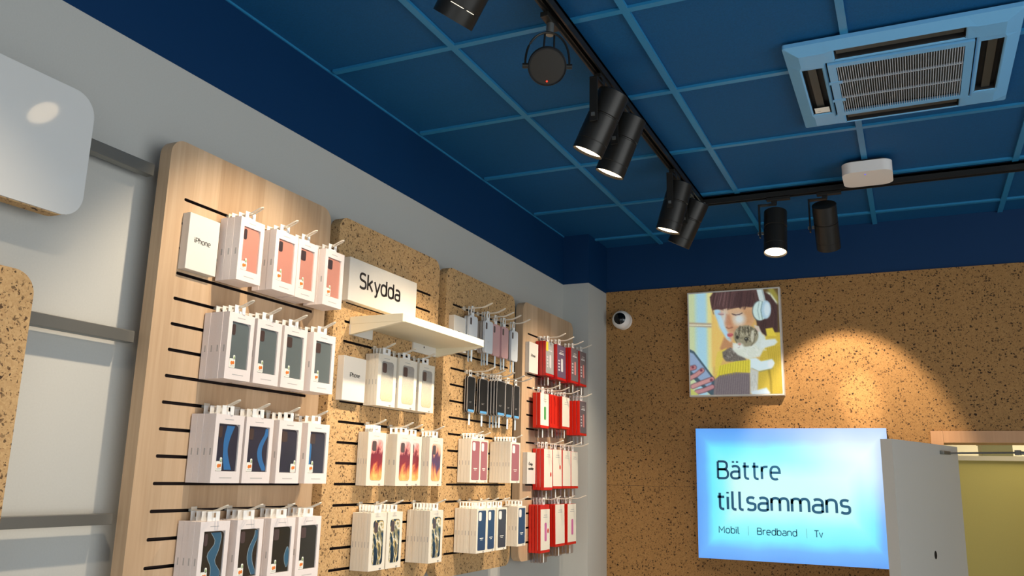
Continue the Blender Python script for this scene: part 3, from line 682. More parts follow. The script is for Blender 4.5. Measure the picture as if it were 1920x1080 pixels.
D_ = {
 1: [(.162,3.925,4.030,2.300,2.476,['pale','grey','grey'],'silver'),(.180,4.036,4.154,2.292,2.474,['purple','grey','grey'],'silver'),(.198,4.185,4.290,2.290,2.478,['grey','grey','grey'],'rosy'),(.198,4.318,4.418,2.288,2.478,['grey','grey','grey'],'rosy')],
 2: [(.165,3.858,3.965,2.037,2.208,['white','white'],'green'),(.165,3.982,4.086,2.045,2.212,['red','white','white'],None),(.172,4.128,4.232,2.047,2.214,['white','grey','grey','grey'],None),(.198,4.322,4.422,2.024,2.208,['grey','grey','grey','grey'],'rosy')],
 3: [(.168,3.908,4.014,1.740,1.938,['white','white','white'],None),(.168,4.024,4.142,1.746,1.940,['white','white'],None),(.168,4.154,4.266,1.747,1.940,['white','white'],None),(.168,4.276,4.376,1.747,1.938,['white','white'],None)],
 4: [(.170,3.872,3.985,1.448,1.671,['white','white','red','red'],'pink'),(.170,4.060,4.184,1.466,1.670,['white','red','red','white'],None),(.170,4.224,4.346,1.466,1.669,['white','red','red'],'pink')]}
for row, st in D_.items():
    for i, (xf, y0, y1, z0, z1, cards, pict) in enumerate(st):
        n = len(cards); t = min(.021, (xf-.106)/n)
        for k, c in enumerate(cards):
            red_pack(row, i+1, k, n, xf-k*t, t, y0, y1, z0, z1, c, pict if k == 0 else None, row == 4 and i == 0 and k == 0, {(3,0): .38, (3,1): .55, (4,0): .45}.get((row, i)) if k == 0 else None, 'red_dark' if row == 1 else 'red')
        hook((y0+y1)/2, HZ[row], .15, f'white wire peg hook, {ORD[i]} from left, {ROWS[row]} row, {PD}', 'wire peg hooks')

# ------------------------------------------------------------------ lighting track and spotlights
TX, TY, TZ = .915, 4.122, 3.160
trk = empty('lighting_track', (TX, TY, ZC), 'black L-shaped lighting track under the blue ceiling', 'lighting track')
bm = bmesh.new()
for a, b in ((-.018, -.012), (.012, .018)): box(bm, (a, -5.5, -.037), (b, .018, -.0002))
box(bm, (-.018, -5.5, -.012), (.018, .018, -.0002)); box(bm, (-.012, -5.5, -.030), (-.004, .0, -.012)); part('track_run', bm, 'black', trk)
bm = bmesh.new()
for a, b in ((-.018, -.012), (.012, .018)): box(bm, (.019, a, -.037), (2.6, b, -.0002))
box(bm, (.019, -.018, -.012), (2.6, .018, -.0002)); box(bm, (.019, -.012, -.030), (2.6, -.004, -.012)); part('track_run', bm, 'black', trk)
bm = bmesh.new(); box(bm, (-.0185, -.03, -.0375), (.03, .0185, -.030)); part('corner_joint', bm, 'steel', trk, bevel=.001)

LR, LL = .0545, .225
def spotlight(P, axis, along, label, lit=True, watts=1.0, streak=False, size=84, blend=.75, core=0):
    P = Vector(P); a = Vector(axis).normalized()
    e = empty('track_spotlight', (P.x, P.y, TZ), label, 'spotlight', 'black track spotlights')
    O = Vector((P.x, P.y, TZ)); q = P-O
    al = Vector((1,0,0)) if along == 'x' else Vector((0,1,0)); ac = Vector((0,1,0)) if along == 'x' else Vector((1,0,0))
    # adapter in the track, stem, L-bracket on the near side, screw
    def obox(bm, c, ha, hc, hz):
        lo = c-al*ha-ac*hc-Vector((0,0,hz)); hi = c+al*ha+ac*hc+Vector((0,0,hz))
        box(bm, tuple(min(x, y) for x, y in zip(lo, hi)), tuple(max(x, y) for x, y in zip(lo, hi)))
    bm = bmesh.new(); obox(bm, Vector((0,0,-.0085))+al*.02, .055, .013, .008); part('adapter', bm, 'black', e, bevel=.002)
    bm = bmesh.new()
    obox(bm, Vector((0,0,-.022)), .012, .012, .010)
    s = LR+.012
    obox(bm, Vector((0,0,-.034))-al*(s/2), s/2+.010, .014, .0035)
    obox(bm, Vector((0,0,(-.034+q.z)/2-.01))-al*(s+.006), .0035, .014, (-.034-q.z)/2+.012)
    part('bracket', bm, 'black', e, bevel=.0012)
    bm = bmesh.new(); c = q-al*(s+.012); obox(bm, c, .004, .006, .006); obox(bm, q-al*(LR+.004), .007, .006, .006); part('pivot_screw', bm, 'steel', e)
    rot = a.to_track_quat('-Z', 'Y').to_matrix().to_4x4()
    bm = bmesh.new(); h = LL/2
    lathe(bm, [(0, h), (LR-.004, h), (LR, h-.003), (LR, .026), (LR-.003, .024), (LR-.003, .020), (LR, .018), (LR, -h+.04), (LR-.0008, -h+.039), (LR-.0008, -h+.0375), (LR, -h+.0365), (LR, -h), (LR-.003, -h), (LR-.005, -h+.008), (LR-.008, -h+.03), (0, -h+.032)], 48)
    hs = part('housing', bm, 'black', e, smooth=True); hs.matrix_local = Matrix.Translation(q) @ rot
    bm = bmesh.new(); lathe(bm, [(0, -h+.0085), (LR-.0056, -h+.0085), (LR-.0056, -h+.0105), (0, -h+.0105)], 40)
    ln = part('lens', bm, 'lens', e); ln.matrix_local = Matrix.Translation(q) @ rot
    if streak:  # added glowing arcs imitate a bright streak of light on the groove
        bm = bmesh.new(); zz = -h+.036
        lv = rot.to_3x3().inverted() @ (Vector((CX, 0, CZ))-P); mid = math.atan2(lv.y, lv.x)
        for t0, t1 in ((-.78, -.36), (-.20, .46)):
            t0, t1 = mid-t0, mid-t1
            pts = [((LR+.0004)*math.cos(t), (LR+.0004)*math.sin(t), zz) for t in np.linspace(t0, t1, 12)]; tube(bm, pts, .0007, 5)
        lk = part('glow_streak', bm, mat('warm_glow_streak', (255,240,210), .3, emit=(255,240,210), estr=1.5), e); lk.matrix_local = Matrix.Translation(q) @ rot
    if lit:
        l = bpy.data.lights.new('lamp_beam', 'SPOT'); l.energy = SPOT_W*watts; l.color = WARM; l.spot_size = math.radians(size); l.spot_blend = blend; l.shadow_soft_size = .022
        lo_ = bpy.data.objects.new('lamp_beam', l); COL.objects.link(lo_); lo_.parent = e; lo_.matrix_local = Matrix.Translation(q + a*(h+.004)) @ rot
    if core:
        l2 = l.copy(); l2.energy = SPOT_W*core; l2.spot_size = math.radians(17); l2.spot_blend = 1.0
        o2 = bpy.data.objects.new('lamp_beam', l2); COL.objects.link(o2); o2.parent = e
        a2 = Vector((.06, .69, -.66)).normalized(); o2.matrix_local = Matrix.Translation(q + a*(h+.004)) @ a2.to_track_quat('-Z', 'Y').to_matrix().to_4x4()
    return e
spotlight((TX, 1.646, 2.99), (-.602, .166, -.781), 'y', 'black track spotlight cut by the top edge of the photo', watts=.80, streak=2.6, size=74, blend=.6)
spotlight((TX, 2.586, 2.99), (-.427, -.006, -.904), 'y', 'lit black spotlight right below the round speaker')
spotlight((TX, 2.808, 2.99), (-.389, 0, -.921), 'y', 'lit black spotlight partly hidden behind another, below the speaker')
spotlight((TX, 3.585, 2.99), (-.281, 0, -.96), 'y', 'lit black spotlight left of the track corner')
spotlight((TX, 3.845, 2.99), (-.468, .111, -.877), 'y', 'black spotlight nearest the track corner, seen edge-on')
spotlight((1.274, TY, 2.985), (-.009, -.23, -.973), 'x', 'lit spotlight right of the track corner, glowing toward the viewer', watts=.35)
spotlight((1.507, TY, 2.99), (.0, .624, -.781), 'x', 'black spotlight turned to the cork wall, left of the white puck', watts=1.3, size=60, blend=.4, core=1.1)
# unseen spotlights added on the track to raise the room's brightness
spotlight((TX, .75, 2.99), (-.5, .0, -.85), 'y', 'added track spotlight out of view, aimed at the left boards', watts=.5)
spotlight((TX, -.6, 2.99), (-.3, -.1, -.94), 'y', 'rearmost added track spotlight, unseen behind the viewer', watts=.5)

# small round speaker on the track
sp = empty('track_speaker', (TX-.015, 2.165, TZ), 'round black speaker with a red dot hanging from the track', 'speaker')
Pz = Vector((0, -.02, -.165)); ax = Vector((.32, -.72, -.62)).normalized(); rot = ax.to_track_quat('Z', 'Y').to_matrix().to_4x4()
bm = bmesh.new(); lathe(bm, [(0, -.04), (.034, -.038), (.05, -.024), (.058, -.004), (.058, .006), (.0555, .0085), (.0545, .006)], 40); lathe(bm, [(.0545, .006), (0, .006)], 40)
b_ = part('housing', bm, 'black_matt', sp, smooth=True); b_.matrix_local = Matrix.Translation(Pz) @ rot
bm = bmesh.new(); lathe(bm, [(0, .0095), (.03, .0088), (.051, .0068), (.0515, .0062), (0, .0062)], 40); g_ = part('grille', bm, 'mesh_grille', sp, smooth=True); g_.matrix_local = Matrix.Translation(Pz) @ rot
bm = bmesh.new(); lathe(bm, [(0, .0118), (.002, .0113), (.003, .0085), (0, .0085)], 12); o = part('red_dot', bm, 'led_red', b_)
bx = rot.to_3x3() @ Vector((1,0,0)); o.location = (0, -.041, 0)
up_l = (rot.to_3x3().inverted() @ Vector((0,0,1))); up_l.z = 0; up_l.normalize(); o.location = tuple(-up_l*.043)
side = Vector((R_.x, R_.y, 0)).normalized()
bm = bmesh.new(); box(bm, (-.013, -.05, -.017), (.013, .05, -.0005)); part('adapter', bm, 'black', sp, bevel=.002)
bm = bmesh.new(); tube(bm, [(0, 0, -.010), (0, -.004, -.055)], .012, 14); part('swivel', bm, 'steel', sp, smooth=True)
bm = bmesh.new(); pts = []
for i in range(25):
    t = math.pi*i/24; pts.append(Pz + side*(.066*math.cos(t)) + Vector((0, .004*math.sin(t), .112*math.sin(t)**.8)))
tube(bm, pts, .0035, 8); part('yoke', bm, 'black', sp, smooth=True)
for s in (-1, 1):
    bm = bmesh.new(); tube(bm, [Pz+side*s*.056, Pz+side*s*.074], .008, 12); part('knob', bm, 'black', sp, smooth=True)
    bm = bmesh.new(); tube(bm, [Vector((0,-.004,-.05))+side*s*.014, Pz+side*s*.016+Vector((0,.01,.052))], .003, 6); part('cable', bm, 'black_matt', sp)

# ------------------------------------------------------------------ ceiling cassette air conditioner
ac = empty('ceiling_air_conditioner', (1.855, 3.012, ZC), 'blue-grey cassette air conditioner set into the ceiling', 'air conditioner')
Hh = .346; 
bm = bmesh.new()
# panel body: outer rim rises to the ceiling, face with four outlet slots and a central opening
sl0, sl1, slh = .238, .300, .190; op = .222
xs = [-Hh, -sl1, -sl0, -op, -slh, slh, op, sl0, sl1, Hh]
def inside(u, v):
    m = max(abs(u), abs(v))
    if abs(u) < op and abs(v) < op: return False
    if sl0 < abs(v) < sl1 and abs(u) < slh: return False
    if sl0 < abs(u) < sl1 and abs(v) < slh: return False
    return True
vd = {}
def V(x, y, z):
    k = (round(x, 4), round(y, 4), round(z, 4))
    if k not in vd: vd[k] = bm.verts.new((x, y, z))
    return vd[k]
def zf(x, y): return -.014 if max(abs(x), abs(y)) > sl1+.01 else -.032
cells = [(i, j) for i in range(9) for j in range(9) if inside((xs[i]+xs[i+1])/2, (xs[j]+xs[j+1])/2)]
cs = set(cells)
for i, j in cells:
    q = [(xs[i], xs[j]), (xs[i+1], xs[j]), (xs[i+1], xs[j+1]), (xs[i], xs[j+1])]
    bm.faces.new([V(x, y, zf(x, y)) for x, y in q])
    for di, dj, (p, r) in ((0,-1,(0,1)), (1,0,(1,2)), (0,1,(2,3)), (-1,0,(3,0))):
        if (i+di, j+dj) not in cs:
            a, b = q[p], q[r]; top = -.0005
            fc = bm.faces.new([V(*a, zf(*a)), V(*b, zf(*b)), V(*b, top), V(*a, top)])
            if 0 <= i+di < 9 and 0 <= j+dj < 9: fc.material_index = 1  # outlet walls coloured dark for the shade of deep slots
pf = part('panel_frame', bm, ['ac', 'slot_dark'], ac)
bv = pf.modifiers.new('soft_edges', 'BEVEL'); bv.width = .010; bv.segments = 3; bv.limit_method = 'ANGLE'; bv.angle_limit = math.radians(80); bv.use_clamp_overlap = True
bpy.context.view_layer.update(); me_ = bpy.data.meshes.new_from_object(pf.evaluated_get(bpy.context.evaluated_depsgraph_get())); pf.modifiers.clear(); pf.data = me_
bm = bmesh.new(); box(bm, (-sl1, -sl1, -.006), (sl1, sl1, -.001)); part('cavity', bm, 'slot_dark', ac)  # shallow dark sheet painted as the unlit depth above the outlets
M_['filter'] = painted('dusty_filter', (150,140,124), .8, .2)
bm = bmesh.new(); box(bm, (-op+.02, -op+.02, -.018), (op-.02, op-.02, -.0065)); part('filter', bm, 'filter', ac)
bm = bmesh.new(); g0 = op-.004; g1 = op-.030
for s in (-1, 1):
    box(bm, (-g0, s*g0 if s < 0 else g1, -.037), (g0, -g1 if s < 0 else g0, -.026)); box(bm, (s*g0 if s < 0 else g1, -g1, -.037), (-g1 if s < 0 else g0, g1, -.026))
part('grille_frame', bm, 'ac', ac)
bm = bmesh.new(); nb = 50
for i in range(nb):
    x = -g1+2*g1*(i+.5)/nb; box(bm, (x-.0010, -g1, -.036), (x+.0010, g1, -.022))
for y in (-.066, .066): box(bm, (-g1, y-.0015, -.036), (g1, y+.0015, -.028))
part('grille_bars', bm, 'ac_grille', ac)
for k in range(2):
    bm = bmesh.new(); box(bm, (-g0-.006, -.085+k*.15, -.0385), (-g1+.012, -.065+k*.15, -.036)); part('grille_latch', bm, 'ac', ac, bevel=.001)
for k in range(4):
    bm = bmesh.new(); box(bm, (-slh+.004, sl0+.020, -.020), (slh-.004, sl0+.046, -.012)); v = part('air_vane', bm, 'vane', ac); v.rotation_euler = (0, 0, k*math.pi/2)
bm = bmesh.new(); box(bm, (-sl1+.006, slh-.05, -.0275), (-sl0-.004, slh-.004, -.0265)); box(bm, (-sl1+.014, slh-.022, -.0278), (-sl1+.026, slh-.019, -.0275), 1); lb_ = part('rating_label', bm, ['sticker', 'ink'], ac); lb_['label'] = 'white paper label'

# white rounded puck
pk = empty('access_point', (1.707, 3.925, ZC), 'white rounded access point with a blue light on the ceiling', 'access point')
bm = bmesh.new(); prism(bm, rr_outline(-.103, .103, -.103, .103, .045, 10), -.062, -.012, 'z')
bmesh.ops.bevel(bm, geom=[e for e in bm.edges if abs(e.verts[0].co.z-e.verts[1].co.z) < 1e-5 and e.verts[0].co.z < -.05], offset=.014, segments=4, profile=.5, affect='EDGES')
part('shell', bm, 'puck', pk, smooth=True)
bm = bmesh.new(); prism(bm, rr_outline(-.085, .085, -.085, .085, .03, 6), -.0119, -.0002, 'z'); part('mount_plate', bm, 'black_matt', pk)
bm = bmesh.new(); lathe(bm, [(0, -.0008), (.0035, -.0006), (.004, 0.001), (0, .001)], 12); part('status_light', bm, 'led_blue', pk, loc=(-.008, -.062, -.0621))

# security camera dome on the cork wall
sc_ = empty('security_camera', (.268, YB, 2.735), 'white dome security camera with a dark eye on the cork wall', 'security camera')
bm = bmesh.new(); lathe(bm, [(0, 0), (.054, 0), (.054, .012), (.050, .02), (0, .02)], 36); o = part('base_ring', bm, 'puck', sc_, smooth=True); o.rotation_euler = (math.radians(90), 0, 0)
bm = bmesh.new(); bmesh.ops.create_uvsphere(bm, u_segments=32, v_segments=20, radius=.056); o = part('dome', bm, 'puck', sc_, smooth=True); o.location = (0, -.042, 0)
dirv = (Vector((CX, 0, CZ))-Vector((.268, YB-.04, 2.735))).normalized()*.93 - R_*.25 + U_*.20; dirv.normalize()
bm = bmesh.new(); th = math.asin(.62)
lathe(bm, [(0, .0572)] + [(.0572*math.sin(th*i/8), .0572*math.cos(th*i/8)) for i in range(1, 9)] + [(.05*math.sin(th), .05*math.cos(th))], 32)
ey = part('eye_window', bm, mat('black_glass', (8,8,10), .08), sc_, smooth=True); ey.matrix_local = Matrix.Translation((0, -.042, 0)) @ dirv.to_track_quat('Z', 'Y').to_matrix().to_4x4()

# ------------------------------------------------------------------ lit sign
sg = empty('lit_sign', (.700, YB, 1.392), 'glowing blue-white sign reading Bättre tillsammans on the cork wall', 'sign')
SW, SH, SD = .985, .696, .045
m = mat('backlit_panel', (120,124,126), .45); nt, ns, L, b = nodes(m)
t = N(nt, 'ShaderNodeTexCoord'); sx = N(nt, 'ShaderNodeSeparateXYZ'); L.new(t.outputs['Object'], sx.inputs[0])
ux, uz = sx.outputs[0], sx.outputs[2]
nz = N(nt, 'ShaderNodeTexNoise'); nz.inputs['Scale'].default_value = 5; L.new(t.outputs['Object'], nz.inputs['Vector'])
ex = math_(nt, 'MINIMUM', ux, math_(nt, 'SUBTRACT', SW, ux)); ez = math_(nt, 'MINIMUM', uz, math_(nt, 'SUBTRACT', SH, uz))
edge = math_(nt, 'MINIMUM', math_(nt, 'MULTIPLY', ex, 1.25), math_(nt, 'MULTIPLY', ez, 1.0))
edge = math_(nt, 'ADD', edge, math_(nt, 'MULTIPLY_ADD', nz.outputs[0], .05, -.025))
r = ramp(nt, [(0.0, (62,150,240)), (.06, (80,170,246)), (.115, (96,236,250)), (.18, (124,242,246)), (.26, (190,242,240)), (1.0, (216,242,238))]); L.new(math_(nt, 'MULTIPLY', edge, 1.0), r.inputs[0])
wx = math_(nt, 'MULTIPLY', math_(nt, 'MULTIPLY', ux, 1/SW), math_(nt, 'MULTIPLY_ADD', uz, .8/SH, .2))  # whiter towards top right: spotlight bleaching put into the glow colour
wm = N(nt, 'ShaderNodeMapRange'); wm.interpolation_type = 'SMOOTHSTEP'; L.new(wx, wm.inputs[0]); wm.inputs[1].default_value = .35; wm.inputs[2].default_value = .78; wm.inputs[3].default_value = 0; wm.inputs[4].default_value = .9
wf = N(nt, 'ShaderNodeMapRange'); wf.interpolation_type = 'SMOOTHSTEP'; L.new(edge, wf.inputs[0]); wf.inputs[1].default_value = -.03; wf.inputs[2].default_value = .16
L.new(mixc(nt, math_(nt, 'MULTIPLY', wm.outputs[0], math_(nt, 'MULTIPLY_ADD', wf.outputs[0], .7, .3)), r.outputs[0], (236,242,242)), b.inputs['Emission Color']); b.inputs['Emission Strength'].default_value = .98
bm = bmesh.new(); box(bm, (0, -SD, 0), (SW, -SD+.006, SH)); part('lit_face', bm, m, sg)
bm = bmesh.new(); box(bm, (.001, -SD+.0061, .001), (SW-.001, -.0003, SH-.001)); part('light_box', bm, 'white', sg)
yy = -SD-.0008
so = SD+.0003
stroke_text('Bättre', .112, .452, .426, .0725, so, '-y', 'blue_ink', sg, .168)
stroke_text('tillsammans', .105, .793, .262, .0725, so, '-y', 'blue_ink', sg, .185)
stroke_text('Mobil', .113, .226, .137, .0265, so, '-y', 'blue_ink', sg, .17)
stroke_text('Bredband', .316, .521, .137, .0265, so, '-y', 'blue_ink', sg, .17)
stroke_text('Tv', .605, .650, .137, .0265, so, '-y', 'blue_ink', sg, .17)
for xx in (.270, .568):
    bm = bmesh.new(); box(bm, (xx, -SD-.001, .129), (xx+.0015, -SD-.0002, .178)); part('divider_line', bm, mat('divider_ink', (110,160,170), .5), sg)

# ------------------------------------------------------------------ picture light box (woman with headphones and a kitten)
px = empty('picture_light_box', (.670, YB, 2.266), 'illuminated picture of a woman in headphones holding a kitten', 'picture')
PW, PH, PD_ = .520, .604, .05
bm = bmesh.new(); box(bm, (0, -PD_, 0), (PW, -.0003, PH)); part('box_frame', bm, 'white', px, bevel=.002)
NX, NY = 190, 220
uu, vv = np.meshgrid(np.linspace(0, 1, NX+1), np.linspace(0, 1, NY+1))     # v from the top
C4 = np.array([(105,150), (775,95), (818,908), (125,912)], float)
XX = (1-uu)*(1-vv)*C4[0,0]+uu*(1-vv)*C4[1,0]+uu*vv*C4[2,0]+(1-uu)*vv*C4[3,0]
YY = (1-uu)*(1-vv)*C4[0,1]+uu*(1-vv)*C4[1,1]+uu*vv*C4[2,1]+(1-uu)*vv*C4[3,1]
rng = np.random.default_rng(3)
img = np.zeros(XX.shape+(3,)); img[:] = (176,214,214)
def sdf_poly(P):
    P = np.array(P, float); n = len(P); dmin = np.full(XX.shape, 1e9); ins = np.zeros(XX.shape, bool)
    for i in range(n):
        ax_, ay_ = P[i]; bx_, by_ = P[(i+1) % n]
        ex_, ey_ = bx_-ax_, by_-ay_; tt = np.clip(((XX-ax_)*ex_+(YY-ay_)*ey_)/(ex_*ex_+ey_*ey_+1e-9), 0, 1)
        dmin = np.minimum(dmin, np.hypot(XX-ax_-tt*ex_, YY-ay_-tt*ey_))
        c = ((ay_ > YY) != (by_ > YY)) & (XX < (bx_-ax_)*(YY-ay_)/(by_-ay_+1e-12)+ax_); ins ^= c
    return np.where(ins, -dmin, dmin)
def put(mask, col, op=1.0):
    global img
    mk = (np.clip(mask, 0, 1)*op)[..., None]; img = img*(1-mk)+np.array(col, float)*mk
def poly(P, col, soft=4, op=1.0): put(.5-sdf_poly(P)/soft, col, op)
def ell(cx, cy, rx, ry, col, soft=6, op=1.0, ang=0):
    c, s = math.cos(ang), math.sin(ang); X1 = (XX-cx)*c+(YY-cy)*s; Y1 = -(XX-cx)*s+(YY-cy)*c
    rr = np.hypot(X1/rx, Y1/ry); put(.5-(rr-1)*min(rx, ry)/soft, col, op)
def stroke(P, wd, col, soft=4, op=1.0):
    dmin = np.full(XX.shape, 1e9)
    for (ax_, ay_), (bx_, by_) in zip(P, P[1:]):
        ex_, ey_ = bx_-ax_, by_-ay_; tt = np.clip(((XX-ax_)*ex_+(YY-ay_)*ey_)/(ex_*ex_+ey_*ey_+1e-9), 0, 1)
        dmin = np.minimum(dmin, np.hypot(XX-ax_-tt*ex_, YY-ay_-tt*ey_))
    put(.5-(dmin-wd/2)/soft, col, op)
# window and curtain
poly([(90,130),(160,130),(170,930),(90,930)], (202,216,168), 40); poly([(165,130),(235,130),(250,930),(180,930)], (168,214,232), 40); poly([(245,120),(300,120),(320,930),(265,930)], (228,222,150), 25)
poly([(100,366),(285,372),(285,404),(100,396)], (176,158,132), 14); poly([(100,380),(285,384),(285,392),(100,390)], (226,226,200), 6)
poly([(286,120),(800,80),(830,930),(300,930),(290,500)], (214,178,104), 18); poly([(290,240),(345,300),(390,520),(330,700),(290,700)], (232,196,110), 26)
poly([(650,80),(800,80),(800,480),(700,480)], (96,78,44), 14); poly([(690,130),(735,120),(775,205),(765,225)], (214,222,196), 22); poly([(690,90),(740,90),(780,160),(780,210)], (150,140,64), 16)
# hair
poly([(270,170),(300,130),(640,95),(720,150),(775,230),(780,470),(700,480),(640,420),(590,250),(290,262)], (72,50,48), 10)
# face and neck
def fur(n, cx, cy, rx, ry, cols, ln, wd, ang, op=.7, jit=.5):
    for _ in range(n):
        t = rng.uniform(0, 2*math.pi); q = math.sqrt(rng.uniform(0, 1)); x = cx+rx*q*math.cos(t); y = cy+ry*q*math.sin(t); a = ang+rng.normal(0, jit)
        stroke([(x, y), (x+ln*math.cos(a), y+ln*math.sin(a))], wd, cols[int(rng.integers(len(cols)))], 4, op)
poly([(380,480),(450,520),(470,600),(380,640),(350,560)], (190,140,98), 16)
poly([(304,250),(440,258),(600,228),(606,350),(560,420),(450,450),(446,512),(424,520),(396,488),(366,438),(334,360),(308,300)], (214,176,138), 8)
ell(560,320,50,80,(196,146,100),50,.8); ell(470,420,50,26,(190,140,104),26,.7)
poly([(304,262),(346,268),(362,330),(384,392),(424,470),(430,506),(404,495),(364,432),(328,350),(308,300)], (176,216,236), 16); ell(496,338,40,40,(214,232,238),44,.8); ell(382,330,20,56,(208,224,230),34,.7); ell(356,372,18,40,(190,222,238),24,.7); ell(330,286,22,18,(164,208,236),20,.7)
poly([(398,300),(422,306),(448,388),(438,410),(400,404),(388,370)], (186,126,92), 22, .75); stroke([(398,402),(414,412),(444,402)], 6, (140,84,66), 8, .9); ell(418,392,14,10,(206,150,120),12,.7)
stroke([(322,262),(350,263),(374,270)], 4, (120,92,84), 6, .8); stroke([(408,266),(440,254),(476,247)], 5, (112,84,72), 6, .9)
ell(356,298,20,10,(196,150,150),14,.7); stroke([(338,300),(358,305),(376,302)], 4, (120,88,92), 5, .8); ell(478,284,34,12,(206,170,138),14,.7); stroke([(440,298),(470,306),(496,302),(516,291)], 6, (58,44,52), 5, .95); stroke([(448,306),(470,312)], 3, (90,70,70), 5, .7)
poly([(404,452),(424,446),(446,448),(452,464),(426,480),(408,472)], (196,104,106), 8); stroke([(406,463),(430,464),(448,459)], 3, (140,60,66), 4); stroke([(410,486),(430,490)], 5, (186,140,116), 8, .6)
# fringe
poly([(272,190),(296,132),(470,102),(640,98),(664,180),(612,238),(580,246),(520,236),(440,258),(400,254),(366,266),(330,262),(292,272),(278,226)], (88,62,60), 8)
for i in range(120):
    x0 = rng.uniform(290, 610); lt = max(0, 1-abs(x0-370)/150); c = np.array((70,48,48))+np.array((116,96,96))*lt*rng.uniform(.3, 1) if rng.uniform() < .65 else np.array((54,38,38))
    yb = 246+14*math.sin(x0*.05)+rng.uniform(-8, 8); stroke([(x0+26-.03*x0, 112+rng.uniform(0, 30)), (x0+4, 185), (x0-6, yb)], rng.uniform(2, 4), c, 4, .7)
for i in range(40):
    x0 = rng.uniform(620, 770); stroke([(x0-40, 120+rng.uniform(0, 90)), (x0, 300), (x0-10, 455)], 3, (96,70,62) if i % 2 else (44,30,30), 5, .45)
stroke([(284,200),(286,250),(300,300)], 6, (96,70,66), 6, .8)
# headphones
stroke([(640,90),(664,190)], 46, (200,214,212), 6); stroke([(656,90),(682,188)], 8, (150,168,170), 6)
ell(640,272,50,79,(96,108,108),6); ell(650,272,54,76,(200,224,218),6); ell(690,264,38,72,(172,202,216),6); stroke([(640,204),(630,270),(644,338)], 5, (130,156,156), 6, .8); stroke([(664,200),(654,270),(666,340)], 5, (110,140,142), 5); ell(700,262,24,54,(206,226,234),14); stroke([(676,186),(716,212),(726,264),(714,318)], 4, (140,160,168), 5, .6)
# sweater body
poly([(690,470),(760,440),(840,440),(840,930),(630,930),(640,720),(660,560)], (204,178,66), 10); poly([(690,412),(740,404),(770,470),(700,470)], (222,200,70), 8)
for i in range(9): stroke([(700+i*16, 520+6*i), (724+i*13, 700), (740+i*9, 920)], 5, (164,140,36), 6, .6)
stroke([(715,720),(730,800),(735,905)], 14, (130,110,36), 14, .7)
poly([(330,590),(400,560),(372,650),(352,700),(312,770),(316,650)], (222,200,90), 10)
# kitten
poly([(368,590),(430,556),(520,600),(548,652),(470,664),(396,662),(372,630)], (112,106,98), 10)
fur(70, 450, 615, 78, 40, [(64,60,56),(170,166,156),(96,90,84),(134,128,118)], 16, 4, .9)
poly([(446,520),(560,530),(640,470),(690,480),(684,560),(650,626),(560,646),(490,616),(446,575)], (214,222,208), 12)
fur(50, 590, 575, 90, 50, [(236,240,232),(190,200,190),(222,228,216)], 22, 4, .7, .6)
poly([(604,384),(640,392),(664,452),(630,452)], (206,200,182), 8); poly([(612,396),(634,402),(648,440),(630,440)], (206,176,164), 8, .6); poly([(640,430),(684,466),(690,540),(640,560),(610,520)], (208,220,212), 16)
ell(545,468,92,82,(150,144,118),10); poly([(474,420),(500,388),(530,404),(500,430)], (120,112,92), 8)
fur(110, 545, 445, 84, 56, [(78,74,58),(196,190,164),(110,104,84),(150,144,120),(62,58,46)], 20, 5, 1.3, .75, .5)
for a_ in range(5): stroke([(500+a_*20, 398+abs(a_-2)*3), (496+a_*22, 440)], 6, (64,60,48), 5, .8)
poly([(584,430),(604,424),(612,470),(596,520),(580,500)], (214,212,190), 10, .8); stroke([(470,440),(468,500),(486,540)], 6, (84,78,62), 6, .7); stroke([(610,450),(606,510),(584,545)], 6, (84,78,62), 6, .7)
ell(494,548,34,26,(226,232,222),16,.9); ell(482,478,11,14,(58,54,44),6); ell(548,492,15,14,(54,50,42),6); ell(545,489,4,4,(200,206,190),3); ell(498,530,12,9,(204,154,140),7); stroke([(498,538),(500,552),(486,560)], 3, (120,108,96), 4, .8)
for q in range(4): stroke([(500,548),(440-6*q,540+16*q)], 2, (236,240,236), 3, .6)
poly([(660,500),(760,490),(778,515),(756,540),(690,560),(650,566)], (214,226,222), 12)
poly([(570,642),(620,636),(660,662),(740,646),(758,676),(736,720),(640,738),(580,716)], (214,234,238), 12); ell(730,682,24,30,(232,240,240),14,.8); stroke([(590,714),(650,742),(744,718)], 5, (130,126,90), 8, .7)
poly([(576,716),(640,738),(634,890),(580,905)], (198,202,194), 12); fur(30, 608, 810, 26, 80, [(176,178,170),(222,226,220)], 30, 4, 1.6, .6, .2); poly([(590,890),(700,862),(728,900),(720,930),(590,930)], (206,222,230), 12)
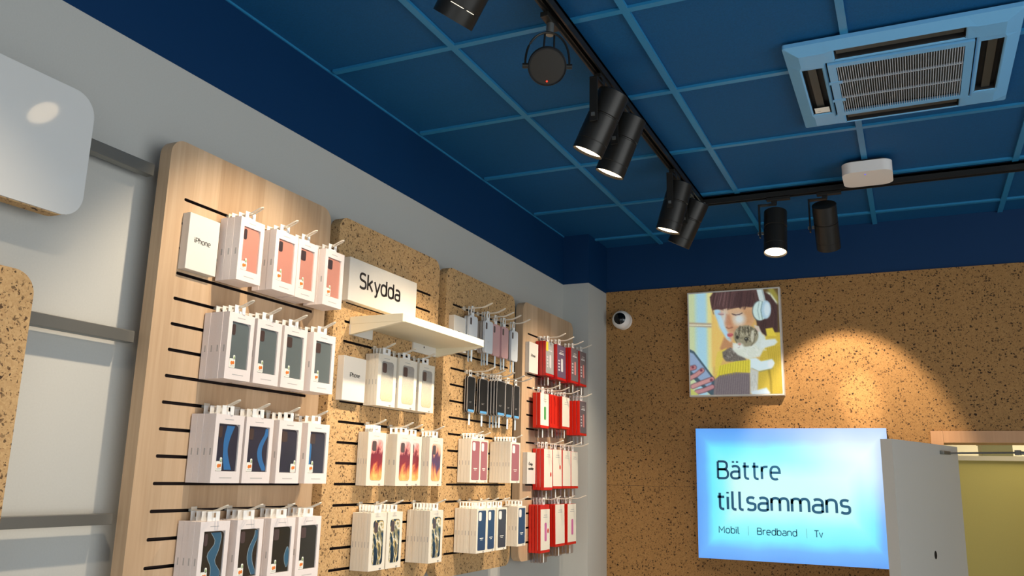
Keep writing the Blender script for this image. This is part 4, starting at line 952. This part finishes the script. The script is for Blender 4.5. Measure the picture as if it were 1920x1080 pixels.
# cuffs
poly([(300,810),(345,762),(470,742),(576,750),(580,930),(296,930)], (126,116,118), 8)
for i in range(15): stroke([(346+i*16, 765-8*math.sin(i/4)), (332+i*17, 840), (326+i*17, 925)], 5, (92,84,90), 5, .7)
poly([(346,694),(470,662),(580,652),(578,748),(470,744),(345,768),(318,792)], (220,208,70), 8)
for i in range(12): stroke([(356+i*19, 696-4*i), (344+i*20, 775-3*i)], 6, (176,162,44), 6, .75)
# phone and hand
poly([(112,568),(148,584),(310,790),(300,930),(110,760)], (70,92,104), 6); poly([(112,590),(144,602),(290,786),(280,880),(112,720)], (146,170,200), 8)
for P_, c in ((((112,716),(152,706)), (190,128,130)), (((118,786),(168,762),(214,728)), (196,142,140)), (((140,848),(210,822),(290,794)), (204,150,148)), (((170,890),(230,876),(292,852)), (190,136,140))): stroke(P_, 38, (92,60,72), 8); stroke(P_, 30, c, 8)
ell(140,705,10,9,(120,60,70),5); ell(206,728,10,10,(120,60,80),5); ell(284,800,12,10,(130,66,80),5)
poly([(112,850),(150,880),(190,912),(110,912)], (196,200,110), 8)
for _ in range(1):
    pd = np.pad(img, ((1,1),(1,1),(0,0)), 'edge'); img = .5*img + .125*(pd[:-2,1:-1]+pd[2:,1:-1]+pd[1:-1,:-2]+pd[1:-1,2:])
img += rng.normal(0, 3, XX.shape)[..., None]
img = np.clip(img, 0, 255)/255
linimg = np.where(img <= .04045, img/12.92, ((img+.055)/1.055)**2.4)
mgn = .009
verts = [(mgn+u*(PW-2*mgn), -PD_-.0012, PH-mgn-v*(PH-2*mgn)) for u, v in zip(uu.ravel(), vv.ravel())]
W1 = NX+1
faces = [(j*W1+i, (j+1)*W1+i, (j+1)*W1+i+1, j*W1+i+1) for j in range(NY) for i in range(NX)]
me = bpy.data.meshes.new('printed_picture'); me.from_pydata(verts, [], faces)
ca = me.color_attributes.new('print', 'FLOAT_COLOR', 'POINT')
ca.data.foreach_set('color', np.concatenate([linimg.reshape(-1, 3), np.ones((linimg.shape[0]*linimg.shape[1], 1))], 1).astype(np.float32).ravel())
m = mat('backlit_print', (200,200,200), .5); nt, ns, L, b = nodes(m)
at = N(nt, 'ShaderNodeVertexColor'); at.layer_name = 'print'; L.new(mixc(nt, .35, at.outputs[0], (0,0,0)), b.inputs['Base Color']); L.new(at.outputs[0], b.inputs['Emission Color']); b.inputs['Emission Strength'].default_value = .62
me.materials.append(m); link('printed_picture', me, px)
